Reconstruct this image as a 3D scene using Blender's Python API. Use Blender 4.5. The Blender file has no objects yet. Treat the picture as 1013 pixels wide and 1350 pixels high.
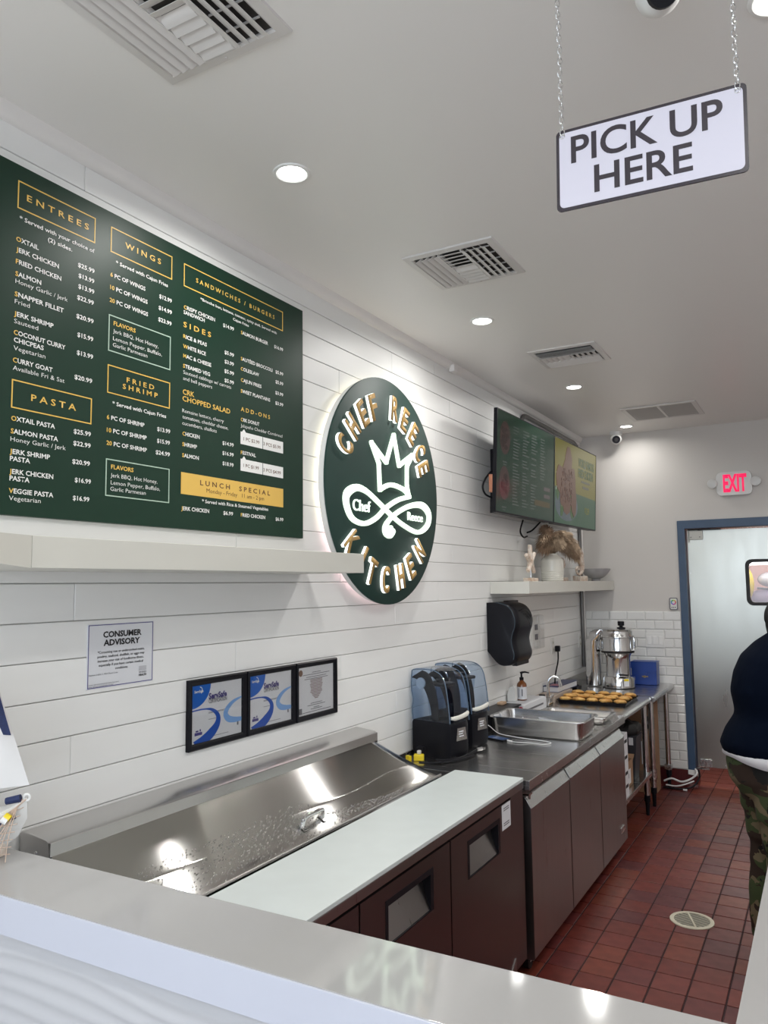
import bpy, bmesh, math, random
from mathutils import Vector, Matrix
from math import sin, cos, pi, radians
random.seed(7)
SC_ = bpy.context.scene
COL = SC_.collection

# ------------------------------------------------------------------ camera
cam_d = bpy.data.cameras.new('camera')
cam = bpy.data.objects.new('camera', cam_d); COL.objects.link(cam)
YAW, PITCH, ROLL = 0.513235, 0.093919, -0.011822
fw = Vector((-sin(YAW)*cos(PITCH), cos(YAW)*cos(PITCH), sin(PITCH)))
rt = Vector((cos(YAW), sin(YAW), 0)); up = rt.cross(fw)
rt2 = rt*cos(ROLL)+up*sin(ROLL); up2 = -rt*sin(ROLL)+up*cos(ROLL)
cam.matrix_world = Matrix(((rt2.x, up2.x, -fw.x, 0), (rt2.y, up2.y, -fw.y, 0), (rt2.z, up2.z, -fw.z, 1.67), (0, 0, 0, 1)))
cam_d.sensor_fit = 'HORIZONTAL'; cam_d.sensor_width = 36.0; cam_d.lens = 36.0*1022.96/1013.0
cam_d.clip_start = 0.02; cam_d.clip_end = 100
SC_.camera = cam

# ------------------------------------------------------------------ world, daylight, exposure
w = bpy.data.worlds.new('world'); SC_.world = w; w.use_nodes = True
bg = w.node_tree.nodes['Background']; bg.inputs[0].default_value = (0.80, 0.90, 1.0, 1); bg.inputs[1].default_value = 1.2
vs = SC_.view_settings
vs.view_transform = 'Standard'; vs.look = 'None'; vs.gamma = 1.0; vs.use_curve_mapping = False; vs.exposure = 0.13

def area(name, loc, target, sx, sy, power, color, spread=180, shape='RECTANGLE'):
    d = bpy.data.lights.new(name, 'AREA'); d.shape = shape; d.size = sx; d.size_y = sy
    d.energy = power; d.color = color; d.spread = radians(spread)
    o = bpy.data.objects.new(name, d); COL.objects.link(o); o.location = loc
    o.rotation_euler = (Vector(target)-Vector(loc)).to_track_quat('-Z', 'Y').to_euler()
    return o
# daylight entering by the storefront behind the photographer
area('storefront_daylight', (0.45, -3.65, 1.76), (0.45, 0, 1.75), 4.6, 1.48, 95, (0.74, 0.85, 1.0))
H = 2.975
LAMPS = [(-1.397, 1.909), (-1.41, 3.52), (-1.383, 5.063), (-1.375, 6.60), (-0.02, 1.86), (0.05, 3.52), (0.05, 5.06), (0.1, 0.3), (-1.4, 0.3), (1.4, 0.3), (1.0, 1.9), (.75, 3.5), (.75, 5.2), (-1.0, -1.3), (.6, -1.3), (2.2, -1.3), (-1.0, -2.8), (.6, -2.8), (2.2, -2.8)]  # customer-side lamps at the end are unseen, added to brighten apron and room
LAMP_W = 6.6
# unseen kitchen lamp lighting the room behind the swing door
area('kitchen_lamp_light', (-0.2, 8.6, 2.9), (-0.2, 8.5, 0), 1.2, 0.5, 60, (1.0, 0.93, 0.85))

# ------------------------------------------------------------------ helpers
def link(o): COL.objects.link(o); return o
def wn(o):   # keeps big bevelled faces flat in reflection
    k = o.modifiers.new('weighted_normals', 'WEIGHTED_NORMAL'); k.keep_sharp = True; k.weight = 80
class B:
    def __init__(s): s.bm = bmesh.new(); s.bev = False
    def box(s, x0, y0, z0, x1, y1, z1, bev=0, R=None, seg=2):
        c = Vector(((x0+x1)/2, (y0+y1)/2, (z0+z1)/2))
        M = Matrix.Translation(c) @ (R.to_4x4() if R else Matrix.Identity(4)) @ Matrix.Diagonal((abs(x1-x0), abs(y1-y0), abs(z1-z0), 1))
        g = bmesh.ops.create_cube(s.bm, size=1, matrix=M)
        if bev:
            s.bev = True
            es = list({e for v in g['verts'] for e in v.link_edges})
            bmesh.ops.bevel(s.bm, geom=es, offset=bev, segments=seg, affect='EDGES', profile=0.5)
        return s
    def ring(s, pts): return [s.bm.verts.new(p) for p in pts]
    def loft(s, rings, closed=False, cap=True):
        R = [s.ring(r) for r in rings]; n = len(R[0])
        m = len(R)
        for i in range(m if closed else m-1):
            a, b = R[i], R[(i+1) % m]
            for k in range(n):
                try: s.bm.faces.new((a[k], a[(k+1) % n], b[(k+1) % n], b[k]))
                except ValueError: pass
        if cap and not closed:
            s.bm.faces.new(list(reversed(R[0]))); s.bm.faces.new(R[-1])
        return s
    def cyl(s, p0, p1, r0, r1=None, n=24, cap=True):
        p0, p1 = Vector(p0), Vector(p1); r1 = r0 if r1 is None else r1
        d = (p1-p0).normalized(); a = d.orthogonal().normalized(); b = d.cross(a)
        return s.loft([[p+(a*cos(2*pi*k/n)+b*sin(2*pi*k/n))*r for k in range(n)] for p, r in ((p0, r0), (p1, r1))], cap=cap)
    def tube(s, pts, r, n=8, closed=False, cap=True):
        pts = [Vector(p) for p in pts]; m = len(pts); rs = r if isinstance(r, (list, tuple)) else [r]*m
        T = []
        for i in range(m):
            if closed: t = pts[(i+1) % m]-pts[i-1]
            else: t = pts[min(i+1, m-1)]-pts[max(i-1, 0)]
            T.append(t.normalized())
        a = T[0].orthogonal().normalized(); rings = []
        for i in range(m):
            a = (a-T[i]*a.dot(T[i])); a = a.normalized() if a.length > 1e-6 else T[i].orthogonal().normalized()
            b = T[i].cross(a)
            rings.append([pts[i]+(a*cos(2*pi*k/n)+b*sin(2*pi*k/n))*rs[i] for k in range(n)])
        return s.loft(rings, closed=closed, cap=cap)
    def lathe(s, prof, c, n=32, axis='Z', cap=True):
        c = Vector(c); rings = []
        for r, h in prof:
            ring = []
            for k in range(n):
                u, v = r*cos(2*pi*k/n), r*sin(2*pi*k/n)
                ring.append(c+Vector({'Z': (u, v, h), 'X': (h, u, v), 'Y': (v, h, u)}[axis]))
            rings.append(ring)
        return s.loft(rings, cap=cap)
    def prism(s, poly, axis, a, b, bev=0):
        f = {'X': lambda p, t: (t, p[0], p[1]), 'Y': lambda p, t: (p[0], t, p[1]), 'Z': lambda p, t: (p[0], p[1], t)}[axis]
        A = [s.bm.verts.new(f(p, a)) for p in poly]; C = [s.bm.verts.new(f(p, b)) for p in poly]
        n = len(poly); fs = [s.bm.faces.new(A), s.bm.faces.new(list(reversed(C)))]
        for k in range(n): fs.append(s.bm.faces.new((A[k], C[k], C[(k+1) % n], A[(k+1) % n])))
        if bev:
            s.bev = True
            es = list({e for q in fs for e in q.edges})
            bmesh.ops.bevel(s.bm, geom=es, offset=bev, segments=2, affect='EDGES', profile=0.5)
        return s
    def ell(s, c, r, n=16, m=10, R=None, f=None):
        c = Vector(c); r = r if isinstance(r, (list, tuple)) else (r, r, r); rings = []
        for i in range(m+1):
            t = pi*i/m; st = max(sin(t), 0.01); ring = []
            for k in range(n):
                p = Vector((r[0]*st*cos(2*pi*k/n), r[1]*st*sin(2*pi*k/n), -r[2]*cos(t)))
                if f: p = f(p)
                if R: p = R @ p
                ring.append(c+p)
            rings.append(ring)
        return s.loft(rings)
    def grid(s, rows, th=None):
        R = [[s.bm.verts.new(p) for p in r] for r in rows]
        for i in range(len(R)-1):
            for k in range(len(R[0])-1): s.bm.faces.new((R[i][k], R[i][k+1], R[i+1][k+1], R[i+1][k]))
        if th:
            bmesh.ops.recalc_face_normals(s.bm, faces=s.bm.faces[:]); bmesh.ops.solidify(s.bm, geom=s.bm.faces[:], thickness=th)
        return s
    def quad(s, *p): s.bm.faces.new([s.bm.verts.new(q) for q in p]); return s
    def mesh(s, name, off=(0, 0, 0), ang=35):
        off = Vector(off)
        if off.length: bmesh.ops.translate(s.bm, verts=s.bm.verts, vec=-off)
        bmesh.ops.recalc_face_normals(s.bm, faces=s.bm.faces[:])
        me = bpy.data.meshes.new(name); s.bm.to_mesh(me); s.bm.free()
        me.shade_smooth(); me.set_sharp_from_angle(angle=radians(ang))
        return me
def worldloc(o):
    v = Vector((0, 0, 0))
    while o: v = v+o.location; o = o.parent
    return v
def obj(name, b, m, parent=None, ang=35):
    off = worldloc(parent) if parent else (0, 0, 0)
    me = b.mesh(name, off, ang)
    if m: me.materials.append(m)
    o = link(bpy.data.objects.new(name, me)); o.parent = parent
    if b.bev: wn(o)
    return o
def tag(o, label, cat, group=None):
    o['label'] = label; o['category'] = cat
    if group: o['group'] = group
    return o
def thing(name, label, cat, loc, group=None):
    o = link(bpy.data.objects.new(name, None)); o.empty_display_size = 0.05; o.location = loc
    return tag(o, label, cat, group)
def solo(name, b, m, label, cat, group=None, ang=35): return tag(obj(name, b, m, None, ang), label, cat, group)
def struct(name, b, m, ang=35):
    o = obj(name, b, m, None, ang); o['kind'] = 'structure'; return o
def dup(root, loc, label, group=None, rotz=None):
    r = root.copy(); link(r); r.location = loc; r['label'] = label
    if rotz is not None: r.rotation_euler = (0, 0, rotz)
    if group: r['group'] = group
    for ch in list(root.children):
        c = ch.copy(); link(c); c.parent = r
        for g in list(ch.children):
            d = g.copy(); link(d); d.parent = c
    return r
def rrect(x0, y0, x1, y1, r, n=5):
    p = []
    for cx, cy, a in ((x1-r, y1-r, 0), (x0+r, y1-r, 90), (x0+r, y0+r, 180), (x1-r, y0+r, 270)):
        for k in range(n+1):
            t = radians(a+90*k/n); p.append((cx+r*cos(t), cy+r*sin(t)))
    return p
def spline(P, k=6, closed=False):
    P = [Vector(p) for p in P]; n = len(P); out = []
    for i in range(n if closed else n-1):
        g = (lambda j: P[j % n]) if closed else (lambda j: P[max(0, min(n-1, j))])
        a, b, c, d = g(i-1), g(i), g(i+1), g(i+2)
        for t in range(k):
            u = t/k; out.append(0.5*((2*b)+(c-a)*u+(2*a-5*b+4*c-d)*u*u+(3*b-3*c+d-a)*u**3))
    if not closed: out.append(P[-1])
    return out

# ------------------------------------------------------------------ materials
MATS = {}
def mat(name, col, rough=0.5, metal=0.0, **k):
    m = bpy.data.materials.new(name); m.use_nodes = True; nt = m.node_tree; N = nt.nodes; L = nt.links
    p = N['Principled BSDF']; p.inputs['Base Color'].default_value = (*col, 1); p.inputs['Roughness'].default_value = rough; p.inputs['Metallic'].default_value = metal
    if 'emit' in k: p.inputs['Emission Color'].default_value = (*k.get('ecol', col), 1); p.inputs['Emission Strength'].default_value = k['emit']
    if 'trans' in k: p.inputs['Transmission Weight'].default_value = k['trans']; p.inputs['IOR'].default_value = k.get('ior', 1.45)
    if 'alpha' in k: p.inputs['Alpha'].default_value = k['alpha']
    if 'coat' in k: p.inputs['Coat Weight'].default_value = k['coat']; p.inputs['Coat Roughness'].default_value = 0.08
    if 'spec' in k: p.inputs['Specular IOR Level'].default_value = k['spec']
    if k.get('aniso'):
        p.inputs['Anisotropic'].default_value = k['aniso']; tg = N.new('ShaderNodeTangent'); tg.direction_type = 'RADIAL'; tg.axis = 'Y'; L.new(tg.outputs[0], p.inputs['Tangent'])
    tc = N.new('ShaderNodeTexCoord')
    if 'var' in k or 'bump' in k or 'rvar' in k:
        mp = N.new('ShaderNodeMapping'); mp.inputs['Scale'].default_value = k.get('scale3', (1, 1, 1)); L.new(tc.outputs['Object'], mp.inputs['Vector'])
        no = N.new('ShaderNodeTexNoise'); no.inputs['Scale'].default_value = k.get('scale', 20); no.inputs['Detail'].default_value = k.get('detail', 4); L.new(mp.outputs[0], no.inputs['Vector'])
        if 'var' in k:
            mx = N.new('ShaderNodeMix'); mx.data_type = 'RGBA'
            c2 = k.get('col2', tuple(max(0, c*(1-k['var'])) for c in col)); mx.inputs['A'].default_value = (*col, 1); mx.inputs['B'].default_value = (*c2, 1)
            cr = N.new('ShaderNodeMapRange'); cr.inputs['From Min'].default_value = 0.35; cr.inputs['From Max'].default_value = 0.65
            L.new(no.outputs['Fac'], cr.inputs['Value']); L.new(cr.outputs[0], mx.inputs['Factor']); L.new(mx.outputs['Result'], p.inputs['Base Color'])
        if 'rvar' in k:
            r2 = N.new('ShaderNodeMapRange'); r2.inputs['To Min'].default_value = max(0, rough-k['rvar']); r2.inputs['To Max'].default_value = rough+k['rvar']
            L.new(no.outputs['Fac'], r2.inputs['Value']); L.new(r2.outputs[0], p.inputs['Roughness'])
        if 'bump' in k:
            b = N.new('ShaderNodeBump'); b.inputs['Strength'].default_value = k['bump']; b.inputs['Distance'].default_value = k.get('dist', 0.002)
            L.new(no.outputs['Fac'], b.inputs['Height']); L.new(b.outputs[0], p.inputs['Normal'])
    MATS[name] = m
    return m
M_ceil = mat('ceiling_paint', (0.80, 0.785, 0.76), 0.38, bump=0.05, scale=30)
M_plank = mat('plank_white', (0.86, 0.86, 0.845), 0.42, bump=0.04, scale=6, scale3=(1, .4, 3), dist=.003, var=.02)
M_gap = mat('plank_gap', (0.66, 0.64, 0.62), 0.8)
M_trim = mat('trim_white', (0.78, 0.76, 0.74), 0.4)
M_paint = mat('wall_paint', (0.63, 0.60, 0.565), 0.5, bump=0.06, scale=60)
M_subway = mat('subway_glaze', (0.78, 0.78, 0.76), 0.12, coat=0.3)
M_grout = mat('grout_light', (0.70, 0.70, 0.68), 0.8, var=.08, scale=30)
M_fgrout = mat('grout_dark', (0.035, 0.012, 0.014), 0.75, var=.4, scale=25)
TILES = [mat('quarry_tile', c, 0.36, var=0.22, scale=14, bump=0.12, rvar=.08) for c in ((.155, .030, .022), (.17, .034, .026), (.14, .030, .028), (.115, .028, .030), (.185, .040, .024), (.15, .027, .020))]
M_base = mat('quarry_base', (0.11, 0.012, 0.012), 0.4, var=.25, scale=20)
M_blue = mat('door_frame_blue', (0.045, 0.085, 0.155), 0.4, var=.12, scale=8)
M_steel = mat('brushed_steel', (0.56, 0.55, 0.54), 0.27, 1, bump=0.05, scale=40, scale3=(1, .04, 1), rvar=.07, dist=.0006)
M_steelx = mat('brushed_steel_cross', (0.56, 0.55, 0.54), 0.25, 1, bump=0.05, scale=40, scale3=(.04, 1, 1), rvar=.07, dist=.0006)
M_front = mat('door_steel', (0.38, 0.365, 0.36), 0.30, 1, bump=0.04, scale=60, scale3=(1, 1, .03), rvar=.06, dist=.0005)
M_dooor = mat('swing_door_steel', (0.47, 0.465, 0.42), 0.30, 1, bump=0.10, scale=4, scale3=(2.5, 1, .6), rvar=.06, dist=.0006)
M_leg = mat('leg_steel', (0.62, 0.61, 0.60), 0.2, 1)
M_lid = mat('lid_steel', (0.60, 0.585, 0.565), 0.12, 1, bump=0.14, scale=2.0, scale3=(1.2, 1, 1.2), detail=1.0, rvar=.02, dist=.006, aniso=.96)
M_chrome = mat('chrome', (0.75, 0.75, 0.75), 0.08, 1)
M_alu = mat('polished_aluminium', (0.68, 0.68, 0.68), 0.14, 1, bump=.1, scale=9, dist=.002)
M_black = mat('black_plastic', (0.010, 0.010, 0.013), 0.34, spec=.14)
M_prep = mat('prep_door_steel', (0.20, 0.185, 0.185), 0.30, 1, bump=0.01, scale=60, scale3=(1, 1, .03), rvar=.015, dist=.0003)
M_dark = mat('dark_gap', (0.008, 0.007, 0.008), 0.6)
M_rubber = mat('black_rubber', (0.01, 0.01, 0.01), 0.55)
M_board = mat('cutting_board_poly', (0.64, 0.69, 0.68), 0.32, var=.03, scale=12, bump=.03)
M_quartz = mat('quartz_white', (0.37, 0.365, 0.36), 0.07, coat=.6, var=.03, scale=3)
M_apron = mat('quartz_edge_daylit', (0.50, 0.52, 0.60), 0.2)  # bluish daylight on the slab's front is put into this colour
M_green = mat('menu_green', (0.006, 0.030, 0.017), 0.42, spec=.28, bump=.02, scale=200)
M_white = mat('print_white', (0.82, 0.82, 0.80), 0.5)
M_steely = mat('brushed_steel_long', (0.56, 0.55, 0.54), 0.25, 1, bump=0.03, scale=40, scale3=(1, .04, 1), rvar=.05, dist=.0004, aniso=.7)
M_gold = mat('print_gold', (0.78, 0.50, 0.10), 0.45)
M_goldfill = mat('print_gold_fill', (0.74, 0.47, 0.10), 0.4, var=.08, scale=3)
M_brown = mat('print_brown', (0.12, 0.05, 0.02), 0.5)
M_pale = mat('print_pale_green', (0.42, 0.55, 0.45), 0.5)
M_shelf = mat('shelf_paint', (0.66, 0.65, 0.59), 0.35, var=.02, scale=5)
M_glow = mat('sign_acrylic_lit', (0.85, 1.0, 0.85), 0.4, emit=.82, ecol=(0.84, 1.0, 0.82))
M_glowside = mat('letter_side_lit', (0.95, 1.0, 0.95), 0.4, emit=1.3, ecol=(0.95, 1.0, 0.92))
M_lettergold = mat('letter_gold', (0.60, 0.37, 0.12), 0.35, var=.08, scale=20)
M_maroon = mat('letter_edge_maroon', (0.12, 0.02, 0.01), 0.4)
M_discgreen = mat('sign_green', (0.006, 0.036, 0.028), 0.55)
M_halo_y = mat('halo_led_warm', (1, .9, .7), 0.5, emit=9, ecol=(1, .93, .74))
M_halo_p = mat('halo_led_pink', (1, .7, .75), 0.5, emit=8, ecol=(1, .74, .78))
M_lamp = mat('lamp_diffuser', (1, 1, 1), 0.5, emit=14, ecol=(1, .99, .95))
M_lamptrim = mat('lamp_trim', (0.8, 0.8, 0.78), 0.35)
M_vent = mat('vent_enamel', (0.66, 0.64, 0.62), 0.35)
M_duct = mat('duct_dark', (0.06, 0.055, 0.05), 0.6, 0.3)
M_plastic = mat('white_plastic', (0.75, 0.75, 0.73), 0.3)
M_paper = mat('white_paper', (0.72, 0.73, 0.76), 0.6)
M_ink = mat('ink_black', (0.01, 0.01, 0.012), 0.6)
M_inkg = mat('ink_grey', (0.16, 0.16, 0.18), 0.6)
M_navyline = mat('ink_navy', (0.06, 0.045, 0.22), 0.5)
M_cblue = mat('certificate_blue', (0.01, 0.13, 0.55), 0.4)
M_cblue2 = mat('certificate_royal', (0.01, 0.085, 0.45), 0.4)
M_clight = mat('certificate_light_blue', (0.22, 0.42, 0.78), 0.4)
M_signface = mat('sign_face_white', (0.62, 0.60, 0.68), 0.14, coat=.5)
M_signblack = mat('sign_black', (0.035, 0.028, 0.035), 0.25)
M_exit = mat('exit_red_lit', (0.9, 0.02, 0.12), 0.4, emit=0.75, ecol=(0.95, 0.012, 0.10))
M_card = mat('cardboard', (0.34, 0.20, 0.115), 0.75, var=.12, scale=10, bump=.05)
M_carddk = mat('cardboard_dark', (0.20, 0.115, 0.075), 0.8, var=.12, scale=10)
M_bluebag = mat('blue_box_vinyl', (0.010, 0.045, 0.25), 0.35, bump=.1, scale=90)
M_brass = mat('antique_brass', (0.30, 0.22, 0.12), 0.35, 1)
M_amber = mat('amber_glass', (0.20, 0.06, 0.012), 0.08, coat=.6)
M_conduit = mat('grey_conduit', (0.17, 0.165, 0.16), 0.4, 0.6)
M_yellow = mat('yellow_plastic', (0.80, 0.62, 0.02), 0.35)
M_skin = mat('skin', (0.12, 0.06, 0.038), 0.5)
M_hair = mat('black_hair', (0.006, 0.005, 0.005), 0.55, bump=.5, scale=120, scale3=(1, 1, .15))
M_navy = mat('navy_fleece', (0.0008, 0.003, 0.010), 0.9, spec=.08, bump=.35, scale=9, dist=.02)
M_shirt = mat('white_tshirt', (0.75, 0.75, 0.78), 0.8)
M_shoe = mat('black_shoe', (0.01, 0.01, 0.01), 0.5)
M_ceramic = mat('vase_ceramic', (0.72, 0.70, 0.63), 0.22)
M_bowl = mat('bowl_grey', (0.40, 0.39, 0.40), 0.45, var=.15, scale=14)
M_pampas = mat('dried_grass', (0.56, 0.42, 0.29), 0.85, var=.45, scale=30)
M_pampasd = mat('dried_grass_dark', (0.34, 0.22, 0.14), 0.85, var=.4, scale=30)
M_coral = mat('whitewashed_wood', (0.70, 0.64, 0.57), 0.6, var=.22, scale=40, col2=(.5, .36, .27))
M_seat = mat('pastry', (0.74, 0.46, 0.15), 0.6, var=.5, scale=22, col2=(.50, .23, .05), bump=.4, dist=.004)
M_cable = mat('white_cable', (0.72, 0.72, 0.72), 0.4)
M_glassw = mat('door_pane_glass', (0.95, 0.95, 0.95), 0.03, trans=1.0, ior=1.1)
M_hood = mat('smoked_blue_clear', (0.42, 0.55, 0.72), 0.05, trans=1.0, ior=1.12)
M_net = mat('jute_net', (0.52, 0.40, 0.32), 0.8)
M_sail = mat('sail_white', (0.72, 0.71, 0.70), 0.7)
M_sailnavy = mat('sail_navy', (0.012, 0.025, 0.10), 0.7, var=.3, scale=120)
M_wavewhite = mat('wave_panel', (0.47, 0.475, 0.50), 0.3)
M_wavegrey = mat('wave_panel_grey', (0.56, 0.56, 0.57), 0.3)
def glassy(m, k):   # thin clear sheet: mostly see-through, a little gloss and tint
    nt = m.node_tree; N = nt.nodes; L = nt.links
    t = N.new('ShaderNodeBsdfTransparent'); t.inputs[0].default_value = (*k, 1)
    g = N.new('ShaderNodeBsdfGlossy'); g.inputs['Roughness'].default_value = 0.04
    f = N.new('ShaderNodeFresnel'); f.inputs['IOR'].default_value = 1.6
    ge = N.new('ShaderNodeNewGeometry'); iv = N.new('ShaderNodeMath'); iv.operation = 'SUBTRACT'; iv.inputs[0].default_value = 1; L.new(ge.outputs['Backfacing'], iv.inputs[1])
    mu = N.new('ShaderNodeMath'); mu.operation = 'MULTIPLY'; L.new(f.outputs[0], mu.inputs[0]); L.new(iv.outputs[0], mu.inputs[1])
    x = N.new('ShaderNodeMixShader'); L.new(mu.outputs[0], x.inputs[0]); L.new(t.outputs[0], x.inputs[1]); L.new(g.outputs[0], x.inputs[2])
    L.new(x.outputs[0], N['Material Output'].inputs['Surface'])
glassy(M_glassw, (.97, .97, .98)); glassy(M_hood, (.72, .80, .90))
M_clear = mat('clear_plastic', (1, 1, 1), .05); glassy(M_clear, (.93, .93, .93))
def camo():
    m = mat('camouflage_cloth', (.05, .06, .03), .85); nt = m.node_tree; N = nt.nodes; L = nt.links; p = N['Principled BSDF']
    tc = N.new('ShaderNodeTexCoord')
    prev = None; base = (0.045, 0.065, 0.022, 1)
    for sc, th, c, off in ((6.5, .53, (.16, .125, .07, 1), 0), (7.5, .55, (.028, .014, .008, 1), 7), (9, .59, (.004, .004, .004, 1), 13)):
        mp = N.new('ShaderNodeMapping'); mp.inputs['Location'].default_value = (off, off*.7, 0); mp.inputs['Scale'].default_value = (1, 1, 1.5); L.new(tc.outputs['Object'], mp.inputs[0])
        n = N.new('ShaderNodeTexNoise'); n.inputs['Scale'].default_value = sc; n.inputs['Detail'].default_value = 3; n.inputs['Distortion'].default_value = .6; L.new(mp.outputs[0], n.inputs[0])
        g = N.new('ShaderNodeMath'); g.operation = 'GREATER_THAN'; g.inputs[1].default_value = th; L.new(n.outputs['Fac'], g.inputs[0])
        x = N.new('ShaderNodeMix'); x.data_type = 'RGBA'; L.new(g.outputs[0], x.inputs['Factor']); x.inputs['B'].default_value = c
        if prev: L.new(prev.outputs['Result'], x.inputs['A'])
        else: x.inputs['A'].default_value = base
        prev = x
    L.new(prev.outputs['Result'], p.inputs['Base Color'])
    return m
M_camo = camo()

# ------------------------------------------------------------------ lettering
_hcache = {}
def _tmesh(body, bold, ext, mats, idx, res=2):
    c = bpy.data.curves.new('lettering', 'FONT'); c.body = body; c.size = 1; c.offset = bold; c.extrude = ext; c.resolution_u = res
    for m in mats: c.materials.append(m)
    o = bpy.data.objects.new('lettering', c)
    if idx:
        for i in range(idx): c.body_format[i].material_index = 1
    me = bpy.data.meshes.new_from_object(o)
    bpy.data.objects.remove(o); bpy.data.curves.remove(c)
    return me
def text(parent, body, P0, U, V, h, width, mats, bold=0.012, depth=0, first=0, name='lettering', center=False):
    mats = mats if isinstance(mats, list) else [mats]
    if 'h' not in _hcache:
        m = _tmesh('H', 0, 0, [mats[0]], 0); _hcache['h'] = max(v.co.y for v in m.vertices)
    me = _tmesh(body, bold, 0, mats, first, 6 if h > .03 else 2)
    if not me.vertices: return None
    x0 = min(v.co.x for v in me.vertices); x1 = max(v.co.x for v in me.vertices)
    sy = h/_hcache['h']; sx = (width/(x1-x0)) if width else sy*.95
    P0, U, V = Vector(P0), Vector(U).normalized(), Vector(V).normalized(); Nn = U.cross(V)
    if center: P0 = P0-U*(x1-x0)*sx/2
    if depth:
        bm = bmesh.new(); bm.from_mesh(me)
        r = bmesh.ops.extrude_face_region(bm, geom=bm.faces[:]); bmesh.ops.translate(bm, verts=[g for g in r['geom'] if isinstance(g, bmesh.types.BMVert)], vec=(0, 0, depth))
        bmesh.ops.recalc_face_normals(bm, faces=bm.faces[:]); bm.to_mesh(me); bm.free()
    off = worldloc(parent) if parent else Vector()
    for v in me.vertices: v.co = P0+U*(v.co.x-x0)*sx+V*v.co.y*sy+Nn*v.co.z-off
    me.update()
    o = link(bpy.data.objects.new(name, me)); o.parent = parent
    return o
YU, XU, ZU = (0, 1, 0), (1, 0, 0), (0, 0, 1)
def frame_rect(b, x, y0, y1, z0, z1, t, th=.0008):   # flat printed outline on the left wall
    for a in ((y0, z0, y1, z0+t), (y0, z1-t, y1, z1), (y0, z0+t, y0+t, z1-t), (y1-t, z0+t, y1, z1-t)): b.box(x, a[0], a[1], x+th, a[2], a[3])
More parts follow.
